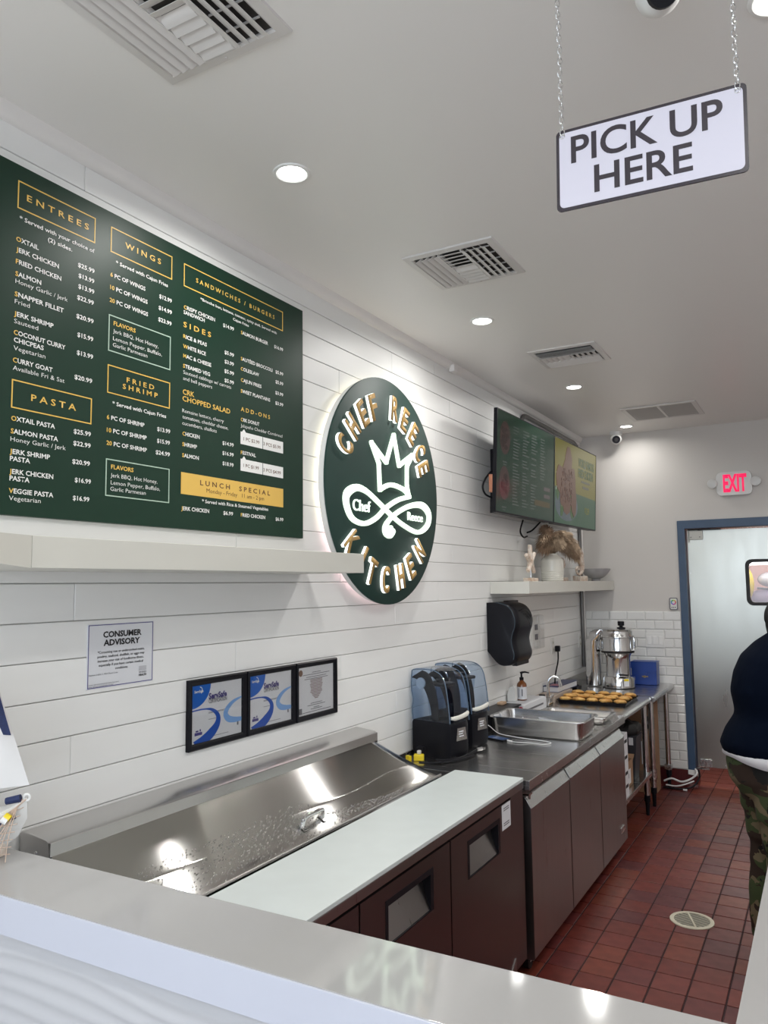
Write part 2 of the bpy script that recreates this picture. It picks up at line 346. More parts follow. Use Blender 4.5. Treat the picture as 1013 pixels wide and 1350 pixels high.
MENU=[
('E N T R E E S','T',1.293,1.499,2.726),
('* Served with your choice of','s',1.273,1.521,2.664),
('(2) sides.','s',1.362,1.443,2.639),
('OXTAIL','g',1.265,1.334,2.602),
('JERK CHICKEN','g',1.266,1.400,2.573),
('FRIED CHICKEN','g',1.266,1.409,2.540),
('SALMON','g',1.266,1.345,2.506),
('Honey Garlic / Jerk','l',1.267,1.432,2.486),
('SNAPPER FILLET','g',1.266,1.420,2.450),
('Fried','l',1.267,1.312,2.430),
('JERK SHRIMP','g',1.266,1.388,2.396),
('Sauteed','l',1.267,1.340,2.376),
('COCONUT CURRY','g',1.267,1.429,2.345),
('$25.99','p',1.464,1.523,2.602),
('$13.99','p',1.467,1.523,2.571),
('$13.99','p',1.467,1.524,2.539),
('$22.99','p',1.464,1.523,2.505),
('$20.99','p',1.463,1.524,2.449),
('$15.99','p',1.468,1.524,2.395),
('W I N G S','T',1.637,1.787,2.726),
('* Served with Cajun Fries','s',1.602,1.819,2.660),
('6 PC OF WINGS','n',1.582,1.722,2.615),
('10 PC OF WINGS','n',1.582,1.732,2.575),
('20 PC OF WINGS','n',1.581,1.735,2.535),
('$12.99','p',1.782,1.838,2.612),
('$14.99','p',1.780,1.839,2.573),
('$23.99','p',1.779,1.838,2.534),
('FLAVORS','G',1.598,1.685,2.467),
('Jerk BBQ, Hot Honey,','l',1.597,1.781,2.443),
('Lemon Pepper, Buffalo,','l',1.597,1.797,2.420),
('Garlic Parmesan','l',1.597,1.735,2.400),
('CHICPEAS','w',1.268,1.359,2.325),
('Vegetarian','l',1.268,1.365,2.303),
('$13.99','p',1.468,1.525,2.342),
('CURRY GOAT','g',1.267,1.389,2.270),
('Available Fri & Sat','l',1.268,1.429,2.249),
('$20.99','p',1.462,1.524,2.269),
('P A S T A','T',1.325,1.470,2.177),
('OXTAIL PASTA','g',1.268,1.402,2.113),
('$25.99','p',1.464,1.524,2.111),
('SALMON PASTA','g',1.268,1.413,2.079),
('Honey Garlic / Jerk','l',1.268,1.439,2.058),
('$22.99','p',1.464,1.524,2.077),
('JERK SHRIMP','g',1.267,1.389,2.025),
('PASTA','w',1.268,1.328,2.006),
('$20.99','p',1.462,1.523,2.024),
('JERK CHICKEN','g',1.268,1.401,1.972),
('PASTA','w',1.269,1.328,1.954),
('$16.99','p',1.472,1.528,1.972),
('VEGGIE PASTA','g',1.268,1.403,1.921),
('Vegetarian','l',1.269,1.364,1.902),
('$16.99','p',1.467,1.524,1.920),
('F R I E D','t',1.653,1.766,2.302),
('S H R I M P','t',1.638,1.782,2.279),
('* Served with Cajun Fries','s',1.600,1.820,2.220),
('6 PC OF SHRIMP','n',1.580,1.728,2.174),
('10 PC OF SHRIMP','n',1.581,1.738,2.135),
('20 PC OF SHRIMP','n',1.581,1.740,2.096),
('$13.99','p',1.782,1.839,2.172),
('$15.99','p',1.782,1.838,2.134),
('$24.99','p',1.777,1.839,2.096),
('FLAVORS','G',1.600,1.687,2.026),
('Jerk BBQ, Hot Honey,','l',1.599,1.786,2.001),
('Lemon Pepper, Buffalo,','l',1.600,1.798,1.979),
('Garlic Parmesan','l',1.599,1.738,1.960),
('S A N D W I C H E S   /   B U R G E R S','t',1.951,2.394,2.723),
('*Brioche bun, lettuce, tomato, spicy aioli. Served with','x',1.974,2.408,2.666),
('Cajun Fries','x',2.146,2.236,2.646),
('CRISPY CHICKEN','g',1.894,2.049,2.611),
('SANDWICH','w',1.893,1.996,2.593),
('$14.99','p',2.092,2.151,2.606),
('SALMON BURGER','g',2.191,2.353,2.607),
('$16.99','p',2.392,2.450,2.607),
('S I D E S','T',1.893,2.029,2.548),
('RICE & PEAS','g',1.893,2.008,2.509),
('WHITE RICE','g',1.893,2.004,2.475),
('MAC & CHEESE','g',1.894,2.031,2.442),
('STEAMED VEG','g',1.894,2.026,2.407),
('Sauteed cabbage w/ carrots','l',1.895,2.138,2.386),
('and bell peppers','l',1.895,2.037,2.365),
('$5.99','p',2.101,2.152,2.508),
('$3.99','p',2.102,2.152,2.474),
('$5.99','p',2.101,2.153,2.439),
('$5.99','p',2.102,2.153,2.405),
('SAUTÉED BROCCOLI','g',2.191,2.381,2.507),
('$5.99','p',2.401,2.451,2.507),
('COLESLAW','g',2.191,2.298,2.469),
('$5.99','p',2.401,2.451,2.467),
('CAJUN FRIES','g',2.192,2.313,2.427),
('SWEET PLANTAINS','g',2.192,2.367,2.385),
('$3.99','p',2.400,2.451,2.423),
('$3.99','p',2.400,2.451,2.382),
('CRK','G2',1.894,1.949,2.316),
('CHOPPED SALAD','G2',1.893,2.134,2.293),
('Romaine lettuce, cherry','l',1.893,2.099,2.254),
('tomatoes, cheddar cheese,','l',1.894,2.124,2.233),
('cucumbers, shallots','l',1.894,2.063,2.212),
('CHICKEN','g',1.895,1.977,2.176),
('SHRIMP','g',1.895,1.965,2.140),
('SALMON','g',1.895,1.974,2.103),
('$14.99','p',2.094,2.154,2.175),
('$16.99','p',2.094,2.154,2.139),
('$18.99','p',2.095,2.154,2.102),
('A D D - O N S','t',2.193,2.366,2.316),
('CRK DONUT','g',2.193,2.301,2.278),
('Jalapeño Cheddar Cornbread','l',2.193,2.445,2.256),
('1 PC $2.99','d',2.209,2.302,2.208),
('3 PCS $5.99','d',2.326,2.434,2.208),
('FESTIVAL','g',2.194,2.281,2.155),
('1 PC $1.99','d',2.209,2.299,2.109),
('3 PCS $4.99','d',2.326,2.435,2.107),
('L U N C H     S P E C I A L','D',1.982,2.368,2.018),
('Monday - Friday   11 am - 2 pm','d2',2.014,2.331,1.995),
('* Served with Rice & Steamed Vegetables','s',1.992,2.356,1.958),
('JERK CHICKEN','g',1.894,2.028,1.925),
('$6.99','p',2.101,2.153,1.925),
('FRIED CHICKEN','g',2.196,2.338,1.925),
('$6.99','p',2.403,2.452,1.924),
]
BOXES=[
('gold',1.266,1.523,2.695,2.773),
('gold',1.581,1.838,2.692,2.772),
('gold',1.267,1.525,2.147,2.224),
('gold',1.580,1.836,2.254,2.341),
('pale',1.581,1.839,1.943,2.055),
('gold',1.893,2.449,2.690,2.770),
('white',2.193,2.451,2.193,2.239),
('white',2.194,2.451,2.094,2.138),
('fill',1.892,2.452,1.979,2.052),
('pale',1.580,1.836,2.383,2.496),]
SC=(3.164,2.112)
LETTERS=[('C', -0.363, 0.161),('H', -0.299, 0.252),('E', -0.212, 0.327),('F', -0.116, 0.374),('R', 0.09, 0.404),('E', 0.194, 0.368),('E', 0.285, 0.312),('C', 0.356, 0.229),('E', 0.394, 0.15),('K', -0.315, -0.263),('I', -0.22, -0.328),('T', -0.143, -0.388),('C', -0.017, -0.423),('H', 0.131, -0.409),('E', 0.238, -0.359),('N', 0.339, -0.279)]
CROWN=[(-0.165, 0.208), (-0.027, 0.133), (0.051, 0.278), (0.101, 0.133), (0.249, 0.208), (0.184, 0.139), (0.181, 0.043), (0.204, -0.01), (0.147, 0.02), (0.015, 0.03), (-0.091, -0.004), (-0.098, 0.119)]
SWIRL=[(0.204, -0.011), (0.087, -0.037), (-0.031, -0.084), (-0.132, -0.142), (-0.238, -0.173), (-0.337, -0.156), (-0.383, -0.102), (-0.379, -0.051), (-0.306, -0.017), (-0.215, -0.024), (-0.098, -0.068), (0.014, -0.115), (0.144, -0.158), (0.296, -0.184), (0.405, -0.142), (0.422, -0.079), (0.341, -0.042), (0.197, -0.06), (0.049, -0.112), (-0.033, -0.163), (-0.045, -0.197), (-0.0, -0.214), (0.035, -0.192), (0.003, -0.184)]
CHEFT=[(-0.332, -0.101), (-0.169, -0.093), (-0.331, -0.057)]
REECET=[(0.188, -0.146), (0.378, -0.14), (0.196, -0.095)]# ================================================================== SETTING
WX = -1.86; YB = 6.93
# floor: slab + individual quarry tiles where the photograph shows them
floor = struct('floor', B().box(-2.0, -4.2, -0.12, 3.2, 9.8, -0.004), M_fgrout)
PT = 0.1465
tmesh = []
for m in TILES:
    b = B().box(-PT/2+.0036, -PT/2+.0036, -.0045, PT/2-.0036, PT/2-.0036, 0.0, bev=0.0012, seg=1); me = b.mesh('tile'); me.materials.append(m); tmesh.append(me)
def ftile(ix, iy):
    o = link(bpy.data.objects.new('tile', random.choice(tmesh))); o.parent = floor
    o.location = (-0.432+PT*(ix+.5), 3.33+PT*(iy+.5), random.uniform(-.0006, .0004)); o.rotation_euler = (random.uniform(-.003, .003), random.uniform(-.003, .003), 0)
single = set()
for iy in range(-3, 26):
    for ix in range(-7, 3): ftile(ix, iy); single.add((ix, iy))
LIGHT_Y = 0.98   # pale porcelain floor for the unseen customers' side, added to bounce light
po = obj('porcelain_bounce_field', B().box(-1.86, -3.5, -.004, 3.05, LIGHT_Y, .0), mat('bounce_porcelain', (.62, .60, .57), .35, var=.08, scale=4), floor)
bb = [B() for _ in range(3)]
for iy in range(-51, 44):
    for ix in range(-11, 25):
        if (ix, iy) in single or 3.33+PT*iy < LIGHT_Y: continue
        cx, cy = -0.432+PT*(ix+.5), 3.33+PT*(iy+.5)
        random.choice(bb).box(cx-PT/2+.003, cy-PT/2+.003, -.0045, cx+PT/2-.003, cy+PT/2-.003, 0)
for b, m in zip(bb, TILES):
    o = obj('far_tiles', b, m, floor); o['kind'] = 'stuff'
struct('ceiling', B().box(-2.0, -4.2, H, 3.2, YB+.2, H+.15), M_ceil)

# left wall: shiplap planks
wl = struct('wall_left', B().box(-2.0, -4.2, 0, WX-.012, YB+.2, H), M_gap)
PZ = 0.1063; pk = {}
def plank(y0, y1, z0, z1):
    key = (round(y1-y0, 3), round(z1-z0, 3))
    if key not in pk:
        b = B().box(-.012, 0.0008, .0012, 0, y1-y0-.0008, z1-z0-.0012, bev=.0016, seg=1); me = b.mesh('plank'); me.materials.append(M_plank); pk[key] = me
    o = link(bpy.data.objects.new('plank', pk[key])); o.parent = wl; wn(o); o.location = (WX+random.uniform(-.0006, .0004), y0, z0)
k0 = -14
cuts = {0: (1.5, 3.9, 5.6), 1: (0.8, 2.9, 4.5), 2: (2.2, 4.1, 6.0), 3: (1.1, 3.4, 5.2)}
for i in range(k0, 14):
    z0 = 1.579+PZ*i; z1 = min(z0+PZ, H)
    z0 = max(z0, 0)
    if z1-z0 < .02: continue
    ys = [-4.2]+list(cuts[i % 4])+[YB]
    for a, c in zip(ys[:-1], ys[1:]): plank(a, c, z0, z1)
# quarter round where wall meets ceiling
q = [(WX, H), (WX, H-.044), (WX+.008, H-.042), (WX+.018, H-.034), (WX+.025, H-.020), (WX+.028, H)]
struct('trim_1', B().prism(q, 'Y', -4.2, YB), M_trim)
solo('trim_clip', B().box(WX+.01, 4.08, H-.062, WX+.045, 4.13, H-.02, bev=.004), M_trim, 'small white clip on the ceiling trim above the round sign', 'clip')

# back wall: painted, doorway, subway tile wainscot
DX0, DX1, DZ = -1.056, 0.10, 2.181
b = B().box(-2.0, YB, 0, DX0, YB+.14, H).box(DX0, YB, DZ, DX1, YB+.14, H).box(DX1, YB, 0, 3.2, YB+.14, H)
wb = struct('wall_back', b, M_paint)
obj('wall_grout', B().box(WX, YB-.006, .13, DX0-.002, YB, 1.421), M_grout, wb)
SW, SH = 0.1515, 0.0763
def beveltile(w, h):
    m = B(); d = .008; e = .007
    m.loft([[(0, 0, 0), (w, 0, 0), (w, 0, h), (0, 0, h)], [(0, -.004, 0), (w, -.004, 0), (w, -.004, h), (0, -.004, h)], [(e, -d, e), (w-e, -d, e), (w-e, -d, h-e), (e, -d, h-e)]])
    me = m.mesh('tile', ang=20); me.materials.append(M_subway); return me
stc = {}
r = 0; z = 1.421
while z > .14:
    zt = z; zb = max(z-SH, .13); x = WX+(0.0 if r % 2 else -SW*.5)-.02
    while x < DX0-.004:
        x0, x1 = max(x, WX+.001), min(x+SW, DX0-.002)
        if x1-x0 > .015:
            key = (round(x1-x0-.003, 3), round(zt-zb-.003, 3))
            if key not in stc: stc[key] = beveltile(*key)
            o = link(bpy.data.objects.new('tile', stc[key])); o.parent = wb; o.location = (x0+.0015, YB-.006, zb+.0015)
        x += SW
    z -= SH; r += 1
bs = B().prism([(YB, 0), (YB-.05, 0), (YB-.03, .012), (YB-.016, .03), (YB-.012, .13), (YB, .13)], 'X', WX, DX0+.07).box(DX0, YB-.01, 0, DX0+.07, YB+.14, .13, bev=.01)
struct('baseboard_back', bs, M_base)
struct('baseboard_left', B().box(WX, -4.2, 0, WX+.012, YB, .12, bev=.003), M_base)
# right and front walls, storefront opening behind the photographer
struct('wall_right', B().box(3.05, -4.2, 0, 3.2, YB+.2, H), M_trim)
struct('wall_kitchen_bounce', B().box(1.3, 3.0, 0, 1.4, YB, H), M_trim)  # unseen white partition, added to bounce light onto the far ceiling
struct('wall_front', B().box(-2, -3.62, 0, 3.2, -3.5, 1.0).box(-2, -3.62, 2.5, 3.2, -3.5, H).box(-2, -3.62, .25, -1.84, -3.5, 2.5).box(2.75, -3.62, .25, 3.2, -3.5, 2.5), M_paint)
wf = struct('window_1', B().box(-.12, -3.60, 1.0, -.04, -3.52, 2.5).box(1.3, -3.60, 1.0, 1.38, -3.52, 2.5).box(-1.84, -3.60, 2.0, 2.75, -3.52, 2.06), M_black)
# door frame
fr = B()
jw = .058
fr.box(DX0, YB-.02, .13, DX0+jw, YB+.16, DZ, bev=.004).box(DX0, YB-.0205, DZ-.07, DX1, YB+.1605, DZ, bev=.004).box(DX1-jw, YB-.02, 0, DX1, YB+.16, DZ, bev=.004)
dframe = struct('trim_2', fr, M_blue)
obj('broken_tile_corner', B().prism([(DX0+.0, .10), (DX0+.075, .09), (DX0+.07, .135), (DX0, .135)], 'Y', YB-.03, YB-.008), M_subway, dframe)
# swing door
yd = YB+.06
door = struct('door_1', B().box(DX0+jw+.006, yd, .15, DX1-jw-.004, yd+.04, DZ-.08, bev=.003), M_dooor)
wpoly = rrect(-.555, 1.47, -.16, 1.845, .05)
ipoly = rrect(-.53, 1.495, -.185, 1.82, .036)
def ringprism(b, o_, i_, axis, a, c):
    f = {'X': lambda p, t: (t, p[0], p[1]), 'Y': lambda p, t: (p[0], t, p[1]), 'Z': lambda p, t: (p[0], p[1], t)}[axis]
    R = [[f(p, a) for p in i_], [f(p, a) for p in o_], [f(p, c) for p in o_], [f(p, c) for p in i_]]
    return b.loft(R, closed=True)
# cut the door for its window
cutter = link(bpy.data.objects.new('cutter', B().prism(rrect(-.535, 1.49, -.18, 1.825, .04), 'Y', yd-.1, yd+.1).mesh('cutter')))
md = door.modifiers.new('window_cut', 'BOOLEAN'); md.object = cutter; md.operation = 'DIFFERENCE'
bpy.context.view_layer.update()
dg = bpy.context.evaluated_depsgraph_get(); me = bpy.data.meshes.new_from_object(door.evaluated_get(dg)); door.modifiers.clear(); door.data = me; me.shade_flat()
bpy.data.objects.remove(cutter)
gk = obj('window_gasket', ringprism(B(), wpoly, ipoly, 'Y', yd-.012, yd+.052), M_rubber, door)
obj('window_pane', B().prism(rrect(-.533, 1.492, -.182, 1.823, .038), 'Y', yd+.016, yd+.022), M_glassw, door)
hb = obj('hinge_bracket', B().box(-.97, yd-.035, 2.02, -.865, yd-.001, 2.095, bev=.004).box(-.985, yd-.02, 2.0, -.972, yd-.001, 2.1), M_shelf, door)
obj('screw', B().cyl((-.955, yd-.034, 2.04), (-.955, yd-.038, 2.04), .004, n=8).cyl((-.885, yd-.034, 2.04), (-.885, yd-.038, 2.04), .004, n=8), M_ink, hb)
obj('closer_arm', B().box(-.98, yd-.03, 2.1, -.80, yd-.005, 2.108).box(-.90, yd-.05, 2.096, -.72, yd-.02, 2.104), M_black, door)
obj('bottom_pivot', B().box(-.97, yd-.02, .155, -.88, yd-.001, .215, bev=.003).box(-1.0, yd-.03, .135, -.90, yd-.005, .148), M_steel, door)
obj('screw', B().cyl((-.978, yd, .62), (-.978, yd-.006, .62), .008, n=10).cyl((-.78, yd, .17), (-.78, yd-.006, .17), .006, n=10).cyl((-.975, yd, 1.74), (-.975, yd-.004, 1.74), .004, n=8), M_steel, door)
# room beyond the swing door
struct('wall_kitchen', B().box(-2, 9.6, 0, 1.2, 9.75, 3.1).box(-2, YB+.16, 0, -1.85, 9.6, 3.1).box(1.1, YB+.16, 0, 1.25, 9.6, 3.1).box(-2, YB+.15, 3.0, 1.25, 9.75, 3.15), mat('kitchen_wall', (.42, .27, .24), .5))
# ================================================================== CEILING THINGS
names = {0: 'round recessed ceiling light nearest the menu board', 1: 'round recessed ceiling light beyond the second vent, above the round sign', 2: 'round recessed ceiling light between the third vent and the wall screens',
         3: 'round recessed ceiling light by the back wall above the dome camera', 4: 'bright recessed ceiling light at the upper right above the hanging sign'}
for i, (x, y) in enumerate(LAMPS):
    t = thing('ceiling_light', names.get(i, 'round recessed ceiling light added outside the view'), 'ceiling light', (x, y, H), 'recessed ceiling lights')
    obj('trim_ring', B().loft([[(x+r*cos(2*pi*k/36), y+r*sin(2*pi*k/36), H-z) for k in range(36)] for r, z in ((.060, 0), (.058, .004), (.050, .006), (.045, .003), (.045, .0005))], cap=False), M_lamptrim, t)
    obj('diffuser', B().cyl((x, y, H-.0008), (x, y, H-.002), .0455, n=32), M_lamp, t)
    area('lamp_light', (x, y, H-.008), (x, y, 0), .085, .085, LAMP_W*(.45 if i == 3 else 1), (1.0, .985, .95), 165, 'DISK')

def vent(x0, y0, label, x1=None, y1=None):
    x1 = x1 or x0+.385; y1 = y1 or y0+.385
    t = thing('ceiling_vent', label, 'vent', ((x0+x1)/2, (y0+y1)/2, H), 'square supply vents along the ceiling')
    f = .034; ix0, ix1, iy0, iy1 = x0+f, x1-f, y0+f, y1-f
    b = B()
    def rp(a, z): return [(x0+a, y0+a, z), (x1-a, y0+a, z), (x1-a, y1-a, z), (x0+a, y1-a, z)]
    b.loft([rp(0, H), rp(.002, H-.006), rp(f-.006, H-.010), rp(f, H-.006), rp(f, H)], cap=False)
    for sx, sy in (((x0+x1)/2, y0+.015), ((x0+x1)/2, y1-.015)): b.ell((sx, sy, H-.009), (.004, .004, .002), 8, 4)
    obj('frame', b, M_vent, t)
    obj('duct', B().box(ix0, iy0, H-.0015, ix1, iy1, H-.0005), M_duct, t)
    W = (ix1-ix0)/3
    # curved blades running along y at both sides
    def blade(px, dirn):
        b = B(); pr = [(px-.017*dirn, H-.002), (px-.012*dirn, H-.008), (px-.003*dirn, H-.014), (px+.010*dirn, H-.018)]
        b.grid([[(u, yy, z) for u, z in pr] for yy in (iy0+.002, iy1-.002)], .0012)
        obj('blade', b, M_vent, t)
    for k in range(4): blade(ix0+.020+k*.0275, -1)
    for k in range(4): blade(ix1-.020-k*.0275, 1)
    for px in (ix0+W+.004, ix1-W-.004): obj('divider', B().box(px-.002, iy0, H-.014, px+.002, iy1, H-.001), M_vent, t)
    n = 10
    for k in range(n):
        py = iy0+.018+k*(iy1-iy0-.036)/(n-1); dn = 1 if k >= n/2 else -1
        b = B(); pr = [(py-.014*dn, H-.002), (py-.008*dn, H-.009), (py+.004*dn, H-.013), (py+.013*dn, H-.015)]
        b.grid([[(xx, u, z) for u, z in pr] for xx in (ix0+W+.007, ix1-W-.007)], .0012)
        obj('blade', b, M_vent, t)
    for k in range(5): obj('rear_vane', B().box(ix1-W+.004, iy0+.03+k*.06, H-.006, ix1-.003, iy0+.034+k*.06, H-.002), M_vent, t)
vent(-1.402, 1.010, 'large square ceiling vent at the top left, nearest the camera')
vent(-1.402, 2.655, 'square ceiling vent with curved blades between the first two small lights')
vent(-1.395, 4.140, 'square ceiling vent third from the camera, before the third light')
bpy.data.objects['ceiling_vent.002'].rotation_euler = (0, 0, pi/2)
M_slat = mat('grille_slat', (.40, .385, .37), .4)
# return grille by the back wall
x0, x1, y0, y1 = -1.273, -.735, 5.90, 6.41
t = thing('return_grille', 'white two-panel return air grille on the ceiling by the back wall', 'vent', ((x0+x1)/2, (y0+y1)/2, H))
b = B(); f = .035
b.box(x0, y0, H-.010, x1, y0+f, H, bev=.003).box(x0, y1-f, H-.010, x1, y1, H, bev=.003).box(x0, y0+f, H-.010, x0+f, y1-f, H, bev=.003).box(x1-f, y0+f, H-.010, x1, y1-f, H, bev=.003).box((x0+x1)/2-.008, y0+f, H-.009, (x0+x1)/2+.008, y1-f, H)
obj('frame', b, M_vent, t); obj('duct', B().box(x0+f, y0+f, H-.0015, x1-f, y1-f, H-.0005), M_duct, t)
for a, c in ((x0+f, (x0+x1)/2-.009), ((x0+x1)/2+.009, x1-f)):
    for k in range(22):
        yy = y0+f+.012+k*(y1-y0-2*f-.02)/21
        obj('slat', B().box(a, yy-.0062, H-.006, c, yy+.0062, H-.0045, R=Matrix.Rotation(radians(-14), 3, 'X')), M_slat, t)
# dome cameras
def camdome(x, y, r, label, look):
    t = thing('security_camera', label, 'camera', (x, y, H), 'ceiling security cameras')
    obj('mount', B().lathe([(r*1.05, 0), (r*1.08, -.012), (r*.98, -.03), (r*.8, -.036)], (x, y, H), 28), M_plastic, t)
    c = Vector((x, y, H-.034-r*.55))
    bl = obj('ball', B().ell(c, r*.93, 24, 16), M_plastic, t)
    d = Vector(look).normalized()
    a = obj('lens_ring', B().cyl(c+d*r*.72, c+d*r*.96, r*.66, r*.60, n=24), M_black, t)
    obj('lens', B().cyl(c+d*r*.9, c+d*r*1.0, r*.33, r*.28, n=18), M_dark, a)
camdome(-1.505, 6.80, .052, 'small white dome security camera by the back wall under the last light', (.25, -1, -.35))
camdome(-.235, 1.625, .052, 'white dome security camera on the ceiling above the hanging sign', (.35, -.75, -.6))

# hanging PICK UP HERE sign
ang = .024; U = Vector((cos(ang), sin(ang), -.02)).normalized(); V = Vector((.02, 0, 1)).normalized(); Nn = U.cross(V).normalized()
P = Vector((-.398, 1.383, 2.521-.158)); Wd, Hd = .328, .158
t = thing('hanging_sign', 'white hanging sign reading PICK UP HERE with black border on two chains', 'sign', tuple(P))
def onp(u, v, d=0): return P+U*u+V*v+Nn*d
def plate(b, u0, v0, u1, v1, r, d0, d1):
    poly = rrect(u0, v0, u1, v1, r)
    return b.loft([[onp(a, c, d0) for a, c in poly], [onp(a, c, d1) for a, c in poly]])
obj('panel', plate(B(), 0, 0, Wd, Hd, .009, -.003, 0), M_signblack, t)
obj('face', plate(B(), .006, .006, Wd-.006, Hd-.006, .009, 0, .0006), M_signface, t)
text(t, 'PICK UP', onp(.028, .090, .0009), U, V, .050, .262, M_signblack, bold=.016)
text(t, 'HERE', onp(.070, .024, .0009), U, V, .050, .170, M_signblack, bold=.016)
for k, u in enumerate((.012, Wd-.014)):
    obj('eyelet', B().tube([onp(u, Hd-.012, .001)+(U*cos(a)+V*sin(a))*.0042 for a in [2*pi*j/12 for j in range(12)]], .0012, 6, closed=True), M_chrome, t)
    top = onp(u, Hd-.012, .001)
    ch = thing('chain', ('left' if k == 0 else 'right')+' silver chain holding the hanging pick up sign', 'chain', tuple(top), 'chains of the hanging sign')
    zz = top.z+.003; j = 0; L = .016
    while zz < H-.002:
        a = (j % 2)*pi/2+.4; d = Vector((cos(a), sin(a), 0)); jx = Vector((random.uniform(-.0008, .0008), random.uniform(-.0008, .0008), 0))
        c = Vector((top.x, top.y, zz+L/2-.002))+jx
        pts = []
        for q in range(12):
            th = 2*pi*q/12; pts.append(c+d*cos(th)*.0042+Vector((0, 0, 1))*sin(th)*L*.5)
        obj('chain_link', B().tube(pts, .0011, 5, closed=True), M_chrome, ch)
        zz += L*.74; j += 1

# ================================================================== LEFT WALL THINGS
MX = WX+.022   # menu face
mb = solo('menu_board', B().box(WX+.001, 1.13, 1.863, MX, 2.588, 2.818, bev=.002), M_green, 'large dark green menu board with gold and white lettering on the left wall', 'menu board')
TX = MX+.0012
ST = {'T': (.0175, .014, 'gold'), 't': (.0150, .014, 'gold'), 's': (.0115, .016, 'white'), 'x': (.0095, .012, 'white'), 'g': (.0125, .020, 'white'), 'w': (.0125, .020, 'white'), 'n': (.0125, .020, 'white'), 'l': (.0120, -.004, 'white'), 'p': (.0125, .020, 'white'), 'G': (.0125, .020, 'gold'), 'G2': (.0170, .014, 'gold'), 'd': (.0125, .006, 'brown'), 'D': (.0165, .016, 'brown'), 'd2': (.0145, -.004, 'brown')}
MM = {'gold': M_gold, 'white': M_white, 'brown': M_brown}
for kind, y0, y1, z0, z1 in BOXES:
    if kind in ('gold', 'pale'):
        b = B(); frame_rect(b, MX, y0, y1, z0, z1, .0032, .001); obj('printed_frame', b, M_gold if kind == 'gold' else M_pale, mb)
    elif kind == 'white':
        ym = y0+(y1-y0)*.497
        obj('price_tab', B().box(MX, y0, z0, MX+.0008, ym, z1).box(MX, ym+.004, z0, MX+.0008, y1, z1).prism([(y0+.008, z1), (y0+.03, z1), (y0+.019, z1+.011)], 'X', MX, MX+.0008), M_white, mb)
    else: obj('price_band', B().box(MX, y0, z0, MX+.0008, y1, z1), M_goldfill, mb)
for s, k, y0, y1, z in MENU:
    h, bold, c = ST[k]; mt = [MM[c]]; first = 0
    if k == 'g': mt = [M_white, M_gold]; first = 1
    if k == 'n': mt = [M_white, M_gold]; first = 1 if s[0] == '6' else 2
    text(mb, s, (TX, y0, z), YU, ZU, h, y1-y0, mt, bold=bold, first=first)

# round backlit sign
cy, cz = 3.222, 2.119; XS = -1.792
RD = .541
t = thing('round_sign', 'round dark green backlit sign with gold letters reading CHEF REECE KITCHEN', 'sign', (WX, cy, cz))
obj('disc', B().lathe([(RD-.004, -.004), (RD, -.002), (RD, .004), (RD-.003, .006)], (XS-.006, cy, cz), 96, 'X'), M_discgreen, t)
obj('disc_side', B().lathe([(RD-.008, 0), (RD-.006, .004), (RD-.006, .026), (RD-.012, .032)], (XS-.041, cy, cz), 96, 'X'), M_plastic, t)
for k in range(4):
    a = 2*pi*k/4+.6; obj('standoff', B().cyl((WX, cy+.3*cos(a), cz+.3*sin(a)), (XS-.008, cy+.3*cos(a), cz+.3*sin(a)), .012, n=12), M_steel, t)
for a0, a1, m in ((-20, 200, M_halo_y), (200, 340, M_halo_p)):
    n = 48; R0 = RD-.075
    obj('led_strip', B().tube([(WX+.009, cy+R0*cos(radians(a0+(a1-a0)*i/n)), cz+R0*sin(radians(a0+(a1-a0)*i/n))) for i in range(n+1)], .005, 6), m, t)
XF = XS
for ch, ly, lz in LETTERS:
    up_ = lz > 0
    ly -= .055-.015; r = math.hypot(ly, lz+.005)
    a = math.atan2(lz, ly); tang = a-pi/2 if up_ else a+pi/2
    U2 = Vector((0, cos(tang), sin(tang))); V2 = Vector((0, -sin(tang), cos(tang)))
    c0 = Vector((XF, cy+ly, cz+lz)); hh = .115; wd = {'I': .018}.get(ch, .062)
    Pb = c0-V2*hh/2-U2*wd/2
    lt = text(t, ch, Pb, U2, V2, hh, wd, M_glowside, bold=.025, depth=.014, name='letter')
    text(lt, ch, Pb+Vector((.0142, 0, 0)), U2, V2, hh, wd, M_maroon, bold=.024, depth=.003, name='letter_rim')
    text(lt, ch, Pb+Vector((.0172, 0, 0)), U2, V2, hh, wd, M_lettergold, bold=.02, depth=.001, name='letter_face')
def ribbon(b, pts, wd, x0, x1, closed=False, k=6):
    P_ = spline([(0, p[0], p[1]) for p in pts], k, closed) if k > 1 else [Vector((0, p[0], p[1])) for p in pts]
    W_ = wd if callable(wd) else (lambda u: wd)
    n = len(P_); rings = []
    for i in range(n):
        tt = (P_[(i+1) % n]-P_[i-1]) if closed else (P_[min(i+1, n-1)]-P_[max(i-1, 0)])
        tt = tt.normalized(); nn = Vector((0, -tt.z, tt.y)); w_ = W_(i/(n-1))/2
        a_, c_ = P_[i]+nn*w_, P_[i]-nn*w_
        rings.append([(x0, a_.y, a_.z), (x1-.004, a_.y, a_.z), (x1, a_.y*.85+c_.y*.15, a_.z*.85+c_.z*.15), (x1, a_.y*.15+c_.y*.85, a_.z*.15+c_.z*.85), (x1-.004, c_.y, c_.z), (x0, c_.y, c_.z)])
    b.loft(rings, closed=closed); return b
b = B()
cr = [(cy+a, cz+c) for a, c in CROWN]
def seg(b, P_, wd=.022):
    for a, c in zip(P_[:-1], P_[1:]):
        ribbon(b, [a, c], wd, XF, XF+.014, k=1)
    for p in P_: b.cyl((XF, p[0], p[1]), (XF+.0138, p[0], p[1]), wd/2*.98, n=14)
